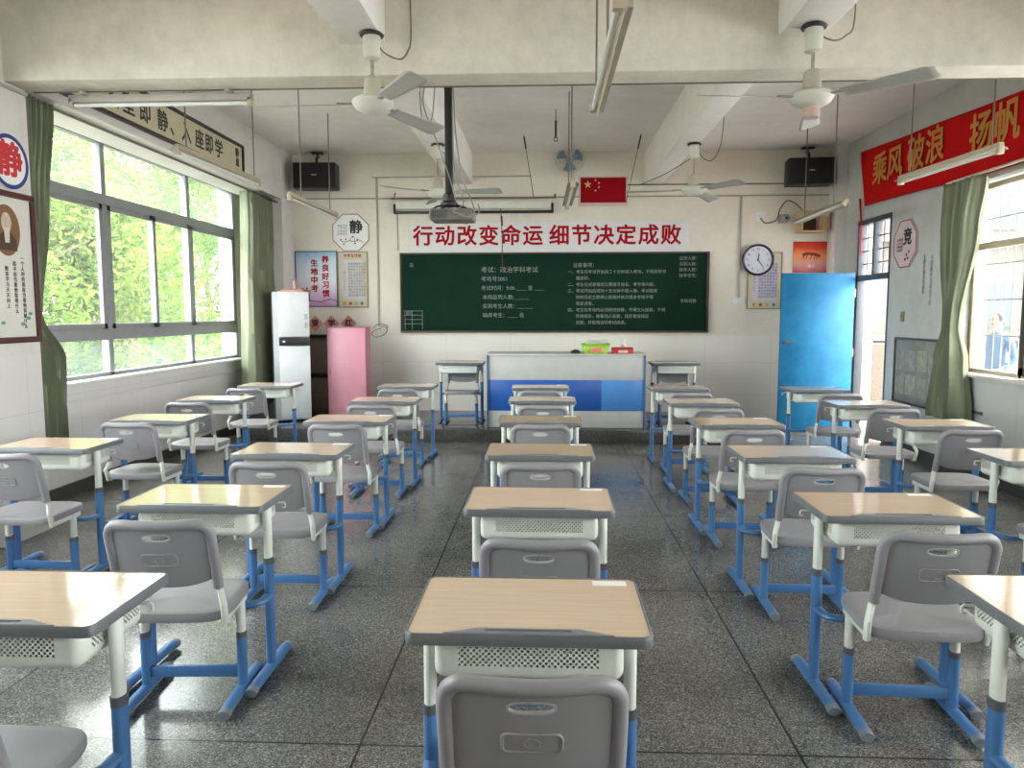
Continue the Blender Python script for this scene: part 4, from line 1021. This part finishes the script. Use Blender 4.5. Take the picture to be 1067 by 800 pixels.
def flat(poly, x, h=.001): return MB().prism(poly, h, Matrix.Translation((x, 0, 0)) @ MLL)
flat(ell(.125, .165, .0, .24), .0065).obj('oval_field', P('sepia', (.22, .10, .045), .6), t)
flat(ell(.045, .065, .0, .29), .008).obj('printed_head', P('sepia_pale', (.55, .45, .36), .6, var=.2, scale=25), t)
flat([(-.09, .11), (.09, .11), (.08, .19), (.03, .23), (-.03, .23), (-.08, .19)], .0078).obj('printed_coat', P('sepia_dark', (.07, .035, .02), .6), t)
flat([(-.02, .16), (.02, .16), (.026, .26), (-.026, .26)], .0085).obj('printed_beard', P('sepia_beard', (.62, .56, .48), .6), t)
for i, s_ in enumerate(['一个人的价值\n应当看他贡献\n什么', '而不应当看他取得什么', '勤奋学习天天向上']):
    text('\n'.join(s_.replace('\n', '')), .033, INK, t, (.0065, .13-.075*i, -.13-.03*(i == 0)), ONLEFT, .0008, .0005, line=1.05)
lf = MB()
for y, z in ((-.2, .40), (-.17, .36), (-.2, .33), (-.15, .41)): lf.prism(ell(.03, .014, y, z, 10), .001, Matrix.Translation((.0065, 0, 0)) @ MLL)
for y, z in ((-.16, -.4), (-.08, -.36), (.1, -.37), (.18, -.30), (.16, -.33)): lf.prism(ell(.02, .012, y, z, 10), .001, Matrix.Translation((.0065, 0, 0)) @ MLL)
lf.obj('printed_leaf', P('print_green', (.10, .28, .18), .6), t)

# ------------------------------------------------------------------ door-wall decorations
t = thing('cloth_banner', 'long red cloth banner with yellow characters on the door wall', 'banner', (XR-.02, 7.0, 3.0))
def rbn(u, v):
    y = 2.75-5.3*u; zt_ = .525-.17*min(1, u/.6); zb_ = -.165-.07*min(1, u/.6)+.01*math.sin(u*9)
    if u < .03: zb_ += .25*(.03-u)/.03
    return Vector((-.008*math.sin(u*23)-.006*math.sin(v*3+u*11)-.006, y-.12*(1-v)*(u < .04)*(1-u/.04)+.1*(u < .001)*(v < .3)*0, zb_+(zt_-zb_)*v))
o = MB().grid(rbn, 90, 14).obj('banner_cloth', P('banner_red', (.46, .006, .006), .8, spec=.08, var=.06, scale=2), t, angle=80)
o.modifiers.new('thickness', 'SOLIDIFY').thickness = .002
for ch, y in (('乘', 2.14), ('风', 1.76), ('破', 1.28), ('浪', .89), ('扬', .08), ('帆', -.30), ('起', -.80), ('航', -1.2)):
    text(ch, .38, P('ochre_yellow', (.50, .19, .025), .6), t, (-.028, y, .19 if y > .5 else .12), ONRIGHT, .008, .001)
MB().tube([(-.012, 2.70, -.05), (-.012, 2.66, -.22), (-.012, 2.62, -.42), (-.012, 2.62, -.75)], .014, 6, r2=.005).obj('tie_string', P('banner_red', (.46, .006, .006), .8, spec=.08), t)
t = thing('octagon_sign', 'octagonal pale pink sign with red border beside the doorway', 'sign', (XR-.006, 8.49, 2.285))
octo_sign(t, '竞', (0, 0, -PI/2), P('faded_pink_paper', (.55, .47, .47), .7))
text('竞', .19, INK, t, (-.0135, -.06, .06), ONRIGHT, .006)
text('比学赶帮\n力争上游\n勇攀高峰\n不负韶华', .036, P('dark_crimson', (.12, .01, .04), .6), t, (-.0135, .11, -.01), ONRIGHT, 0, .0006, line=1.05)
fl = MB()
for y, z in ((-.05, -.12), (-.1, -.09), (-.08, -.16), (-.02, -.17)): fl.lathe([(.018, 0), (.014, .002)], 8, Matrix.Translation((-.0125, y, z)) @ Matrix.Rotation(-PI/2, 4, 'Y'))
fl.obj('painted_blossom', REDINK, t)
text('\n'.join('不积跬步无以至千里'), .058, P('grey_ink', (.25, .22, .2), .6), None, (XR-.003, 7.92, 1.86), ONRIGHT, .001, .0006, 'wall_verse', line=1.0)
tag(bpy.data.objects['wall_verse'], 'longer column of dark characters on the wall beside the pale green curtain', 'wall writing', 'wall verse columns')
text('\n'.join('不积小流无以成海'), .052, P('grey_ink', (.25, .22, .2), .6), None, (XR-.003, 8.07, 1.93), ONRIGHT, .001, .0006, 'wall_verse', line=1.0)
tag(bpy.data.objects['wall_verse.001'], 'shorter column of dark characters on the wall nearer the octagonal sign', 'wall writing', 'wall verse columns')
t = thing('light_switch', 'small brass coloured switch on the wall beside the doorway', 'switch', (XR-.008, 8.49, 1.49))
MB().box((0, 0, 0), (.016, .07, .11), .004).obj('switch_plate', P('old_brass', (.25, .21, .12), .5), t); MB().box((-.01, 0, .01), (.008, .02, .03), .002).obj('rocker', DGREY, t)
t = thing('notice_board', 'dark framed wall board of papers partly behind the pale green curtain', 'notice board', (XR-.012, 8.10, .90))
MB().box((0, 0, 0), (.016, .98, .70), .002).obj('board_panel', P('grey_board', (.22, .23, .21), .6, var=.25, scale=6), t)
fm = MB()
for c_, d_ in (((-.006, 0, .35), (.03, 1.0, .025)), ((-.006, 0, -.35), (.03, 1.0, .025)), ((-.006, -.49, 0), (.03, .025, .7)), ((-.006, .49, 0), (.03, .025, .7))): fm.box(c_, d_, .003)
fm.obj('board_frame', P('dark_iron', (.08, .06, .05), .5), t)
random.seed(3)
for i in range(4):
    for j in range(2):
        MB().box((-.009, .36-.24*i, .12-.27*j+random.uniform(-.02, .02)), (.002, .2, .22)).obj('pinned_paper', P('grey_paper_%d' % ((i+j) % 3), (.26+.03*i, .27+.03*i, .25), .7, var=.3, scale=14), t)
vn = MB().box((0, 0, 0), (.016, .14, .03), .003); tag(vn.obj('cable_clip', DGREY, None, (XR-.008, 6.95, .62)), 'small dark clip on the wall below the corridor window', 'clip')

# ------------------------------------------------------------------ outside, door side
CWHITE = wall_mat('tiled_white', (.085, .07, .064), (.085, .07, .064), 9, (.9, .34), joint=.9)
slab('corridor_floor', (XR+.02, -4, -.12), (6.3, 14, -.02), P('corridor_tile', (.45, .42, .38), .35), 'pale corridor floor outside the door')
slab('corridor_ceiling', (XR+.2, -4, 3.3), (6.5, 10.4, 3.45), CEIL)
slab('corridor_wall', (6.3, -4, -.12), (6.45, 10.6, .98), P('parapet', (.62, .56, .48), .7), 'corridor parapet wall')
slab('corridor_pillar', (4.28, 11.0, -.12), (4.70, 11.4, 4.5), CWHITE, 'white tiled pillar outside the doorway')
slab('garden_wall', (5.05, 12.6, -.12), (5.75, 12.9, 1.02), P('pebble_dash', (.07, .055, .042), .9, var=.4, scale=30), 'pebble dashed wall outside the doorway')
slab('yard_ground', (4.0, 10.4, -.3), (40, 60, -.13), P('concrete_yard', (.35, .34, .32), .8))
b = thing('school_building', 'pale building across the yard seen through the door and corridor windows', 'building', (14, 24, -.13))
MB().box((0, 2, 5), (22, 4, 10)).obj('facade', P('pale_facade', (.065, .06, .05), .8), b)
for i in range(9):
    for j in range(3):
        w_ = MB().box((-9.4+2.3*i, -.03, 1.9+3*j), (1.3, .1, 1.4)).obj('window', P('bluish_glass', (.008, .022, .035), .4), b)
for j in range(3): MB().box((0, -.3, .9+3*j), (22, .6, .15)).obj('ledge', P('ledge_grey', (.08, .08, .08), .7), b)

# person standing in the corridor
def person(loc, rz):
    t = thing('person', 'person in a blue shirt standing outside behind the barred corridor window', 'person', loc, rz)
    J = {'pelvis': (0, 0, .85), 'waist': (0, .0, .98), 'chest': (0, .0, 1.16), 'neck0': (0, .01, 1.30), 'neck': (0, -.005, 1.345), 'chin': (0, -.02, 1.40), 'head': (0, -.012, 1.47), 'top': (0, -.005, 1.545)}
    R = {'pelvis': (.135, .10), 'waist': (.12, .085), 'chest': (.14, .095), 'neck0': (.06, .05), 'neck': (.045, .045), 'chin': (.055, .062), 'head': (.07, .085), 'top': (.045, .055)}
    E = [('pelvis', 'waist'), ('waist', 'chest'), ('chest', 'neck0'), ('neck0', 'neck'), ('neck', 'chin'), ('chin', 'head'), ('head', 'top')]
    for s, n in ((-1, 'l'), (1, 'r')):
        for k, p, r in (('hip', (s*.085, 0, .80), .085), ('knee', (s*.09, -.01, .44), .055), ('ankle', (s*.09, .015, .08), .036), ('toe', (s*.095, -.12, .03), .03),
                        ('sh', (s*.165, .0, 1.255), .055), ('elb', (s*.215, .03, 1.0), .038), ('wri', (s*.19, -.16, .89), .026), ('palm', (s*.175, -.235, .885), .03)):
            J[k+n] = p; R[k+n] = (r, r)
        E += [('pelvis', 'hip'+n), ('hip'+n, 'knee'+n), ('knee'+n, 'ankle'+n), ('ankle'+n, 'toe'+n), ('chest', 'sh'+n), ('sh'+n, 'elb'+n), ('elb'+n, 'wri'+n), ('wri'+n, 'palm'+n)]
        for f in range(5):
            a = (f-1.5)*.016
            if f < 4: pts = [(s*.175+a, -.265, .888), (s*.175+a*1.1, -.295-(.006 if f in (1, 2) else 0), .878), (s*.175+a*1.1, -.315, .86)]
            else: pts = [(s*.15, -.235, .88), (s*.135, -.262, .872), (s*.13, -.282, .865)]
            prev = 'palm'+n
            for q, p in enumerate(pts):
                kk = 'f%d%d%s' % (f, q, n); J[kk] = p; R[kk] = (.0085-.001*q,)*2; E.append((prev, kk)); prev = kk
    keys = list(J); me = bpy.data.meshes.new('body'); me.from_pydata([J[k] for k in keys], [(keys.index(a), keys.index(b)) for a, b in E], [])
    o = bpy.data.objects.new('body', me); C.objects.link(o)
    o.modifiers.new('skin', 'SKIN'); sv = me.skin_vertices[0].data
    for i, k in enumerate(keys): sv[i].radius = R[k]; sv[i].use_root = (k == 'pelvis')
    su = o.modifiers.new('sub', 'SUBSURF'); su.levels = 2
    dg = bpy.context.evaluated_depsgraph_get(); nm = bpy.data.meshes.new_from_object(o.evaluated_get(dg)); bpy.data.objects.remove(o)
    for mm in (P('skin', (.22, .12, .085), .5), P('blue_shirt', (.03, .075, .16), .8), P('navy_trousers', (.03, .05, .10), .8), BLACK): nm.materials.append(mm)
    for p in nm.polygons:
        p.use_smooth = True; z, x, y = p.center.z, abs(p.center.x), p.center.y
        p.material_index = 3 if z < .07 else (2 if z < .87 and x < .16 and y > -.12 else (0 if z > 1.325 or (y < -.13 and z < .96) else 1))
    bo = bpy.data.objects.new('body', nm); C.objects.link(bo); bo.parent = t
    hair = MB().grid(lambda u, v: Vector((.078*math.sin(PI*v*.62)*math.cos(2*PI*u), .004+.092*math.sin(PI*v*.62)*math.sin(2*PI*u)*(1 if math.sin(2*PI*u) > 0 else .72), 1.475+.085*math.cos(PI*v*.62)-(.03 if math.sin(2*PI*u) > .2 else 0)*v)), 28, 12)
    hair.obj('hair', P('dark_hair', (.012, .01, .009), .5), t, angle=80)
    fc = MB()
    for s in (-1, 1): fc.lathe([(.004, 0), (.009, .002), (.004, .004)], 8, Matrix.Translation((s*.027, -.083, 1.475)) @ Matrix.Rotation(PI/2, 4, 'X'))
    fc.box((0, -.083, 1.415), (.04, .006, .007), .002)
    fc.obj('facial_features', P('dark_features', (.10, .04, .035), .5), t)
    ns = MB().lathe([(.012, 0), (.010, .012), (.004, .02)], 10, Matrix.Translation((0, -.088, 1.445)) @ Matrix.Rotation(PI/2, 4, 'X'))
    for s in (-1, 1): ns.lathe([(.006, -.006), (.016, 0), (.006, .006)], 10, Matrix.Translation((s*.071, .0, 1.462)) @ Matrix.Rotation(PI/2, 4, 'Y'))
    ns.obj('nose_and_ears', P('skin', (.22, .12, .085), .5), t)
person((5.30, 9.05, -.02), math.radians(-70))

# ------------------------------------------------------------------ outside, window side
slab('garden_ground', (-60, -20, -1.2), (XL-.22, 70, -1.0), P('garden_soil', (.20, .18, .14), .9))
LEAF = [leafmat('leaf_light', (.05, .105, .025), (.19, .25, .06)), leafmat('leaf_mid', (.04, .09, .03), (.13, .20, .055)), leafmat('leaf_deep', (.03, .065, .03), (.10, .15, .06))]
BARK = P('bark', (.11, .085, .06), .9, var=.3, scale=20)
def tree(lab, x, y, h, r, n, mat, size=.062):
    rnd = random.Random(int(x*31+y*17))
    t = thing('leafy_tree', lab, 'tree', (x, y, -1.0), group='trees outside the windows')
    tk = MB(); tk.tube([(0, 0, 0), (.05, .05, h*.3), (-.04, .1, h*.55), (0, 0, h*.8)], .14, 10, r2=.05)
    lobes = []
    for k in range(16):
        a = rnd.uniform(0, 2*PI); q = rnd.uniform(.25, .95)*r; z = h*.60+rnd.uniform(-.46, .40)*h
        lobes.append((q*math.cos(a), q*math.sin(a), z, rnd.uniform(.35, .55)*r))
        if k % 2 == 0: tk.tube([(0, 0, h*.35+.02*k), (q*.5*math.cos(a), q*.5*math.sin(a), (h*.5+z)/2), (q*math.cos(a), q*math.sin(a), z)], .045, 6, r2=.015)
    tk.obj('trunk', BARK, t)
    vs, fs = [], []
    for i in range(n):
        lx, ly, lz, lr = rnd.choice(lobes)
        d = Vector((rnd.gauss(0, 1), rnd.gauss(0, 1), rnd.gauss(0, 1))).normalized()*lr*rnd.uniform(.45, 1.0)**.6
        p = Vector((lx, ly, lz))+d
        a = Vector((rnd.gauss(0, 1), rnd.gauss(0, 1), rnd.gauss(0, .6)-.4)).normalized(); b = a.cross(Vector((rnd.gauss(0, 1), rnd.gauss(0, 1), rnd.gauss(0, 1)))).normalized()
        nn = a.cross(b); s = size*rnd.uniform(.7, 1.35); k = len(vs)
        vs += [p-a*s, p-a*s*.1+b*s*.42+nn*s*.1, p+a*s, p-a*s*.1-b*s*.42+nn*s*.1]
        fs += [(k, k+1, k+2), (k, k+2, k+3)]
    me = bpy.data.meshes.new('foliage'); me.from_pydata(vs, [], fs); me.materials.append(mat)
    o = bpy.data.objects.new('foliage', me); C.objects.link(o); o.parent = t
for lab, x, y, h, r, n, mi in (
    ('bright green tree filling the window bay beside the framed portrait', -7.6, 10.6, 6.3, 2.2, 22000, 0),
    ('mid green tree filling the middle of the window', -8.3, 14.6, 6.7, 2.4, 24000, 1),
    ('pale green tree behind the window bay by the fridge', -9.2, 19.0, 7.0, 2.5, 24000, 0),
    ('deep green tree further along outside the windows', -13.5, 18.5, 7.4, 2.9, 18000, 2),
    ('deep green tree behind the first window bay', -12.5, 12.3, 7.4, 2.9, 18000, 2),
    ('pale green tree at the far end of the garden by the low building', -11.0, 24.0, 7.2, 2.6, 20000, 0),
    ('tree outside the rear windows', -8.4, 5.0, 6.0, 2.4, 7000, 1)):
    tree(lab, x, y, h, r, n, LEAF[mi])
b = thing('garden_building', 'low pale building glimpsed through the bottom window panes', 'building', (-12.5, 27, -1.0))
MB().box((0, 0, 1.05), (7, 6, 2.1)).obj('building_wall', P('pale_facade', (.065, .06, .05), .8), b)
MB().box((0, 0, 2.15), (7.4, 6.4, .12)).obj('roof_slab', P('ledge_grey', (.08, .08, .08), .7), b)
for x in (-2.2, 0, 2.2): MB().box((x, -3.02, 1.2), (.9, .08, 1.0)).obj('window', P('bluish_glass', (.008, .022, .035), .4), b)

# ------------------------------------------------------------------ light
w = bpy.data.worlds.new('sky'); S.world = w; w.use_nodes = True
bg = w.node_tree.nodes['Background']; bg.inputs[0].default_value = (1.0, .965, .965, 1); bg.inputs[1].default_value = 5.0
sun = bpy.data.lights.new('sun', 'SUN'); sun.energy = 4.5; sun.angle = math.radians(1.5); sun.color = (1, .95, .85)
so = bpy.data.objects.new('sun', sun); C.objects.link(so); so.rotation_euler = (math.radians(-12), math.radians(38), 0)
def portal(loc, rot, sx, sy):
    l = bpy.data.lights.new('portal', 'AREA'); l.shape = 'RECTANGLE'; l.size = sx; l.size_y = sy; l.energy = 0; l.cycles.is_portal = True
    o = bpy.data.objects.new('portal', l); C.objects.link(o); o.location = loc; o.rotation_euler = rot
for (a, b_), z0, z1 in ((W1, .97, 3.1), (W3, .97, 3.1)): portal((XL-.3, (a+b_)/2, (z0+z1)/2), (0, -PI/2, 0), z1-z0, b_-a)
for (a, b_), z0, z1 in ((W2, .97, 2.7), (W4, .97, 2.7), (DW, 0, 2.66)): portal((XR+.3, (a+b_)/2, (z0+z1)/2), (0, PI/2, 0), z1-z0, b_-a)

# ------------------------------------------------------------------ camera
cam = bpy.data.cameras.new('camera'); co = bpy.data.objects.new('camera', cam); C.objects.link(co)
f, pit, yaw, rol, H = 778.3, .0941, .0452, -.0009, 1.5277
cam.sensor_fit = 'HORIZONTAL'; cam.sensor_width = 36; cam.lens = 36*f/1067; cam.clip_start = .05; cam.clip_end = 300
fw = Vector((-math.sin(yaw)*math.cos(pit), math.cos(yaw)*math.cos(pit), -math.sin(pit))); rt = Vector((math.cos(yaw), math.sin(yaw), 0)); up = rt.cross(fw)
r2 = rt*math.cos(rol)+up*math.sin(rol); u2 = -rt*math.sin(rol)+up*math.cos(rol)
co.matrix_world = Matrix(((r2.x, u2.x, -fw.x, 0), (r2.y, u2.y, -fw.y, 0), (r2.z, u2.z, -fw.z, H), (0, 0, 0, 1)))
S.camera = co
vs_ = S.view_settings; S.display_settings.display_device = 'sRGB'
vs_.view_transform = 'Standard'; vs_.look = 'None'; vs_.gamma = 1; vs_.use_curve_mapping = False; vs_.exposure = 2.2
cy = S.cycles
cy.use_denoising = True; cy.denoising_prefilter = 'ACCURATE'; cy.max_bounces = 10; cy.diffuse_bounces = 6; cy.glossy_bounces = 4; cy.transparent_max_bounces = 16; cy.sample_clamp_indirect = 8
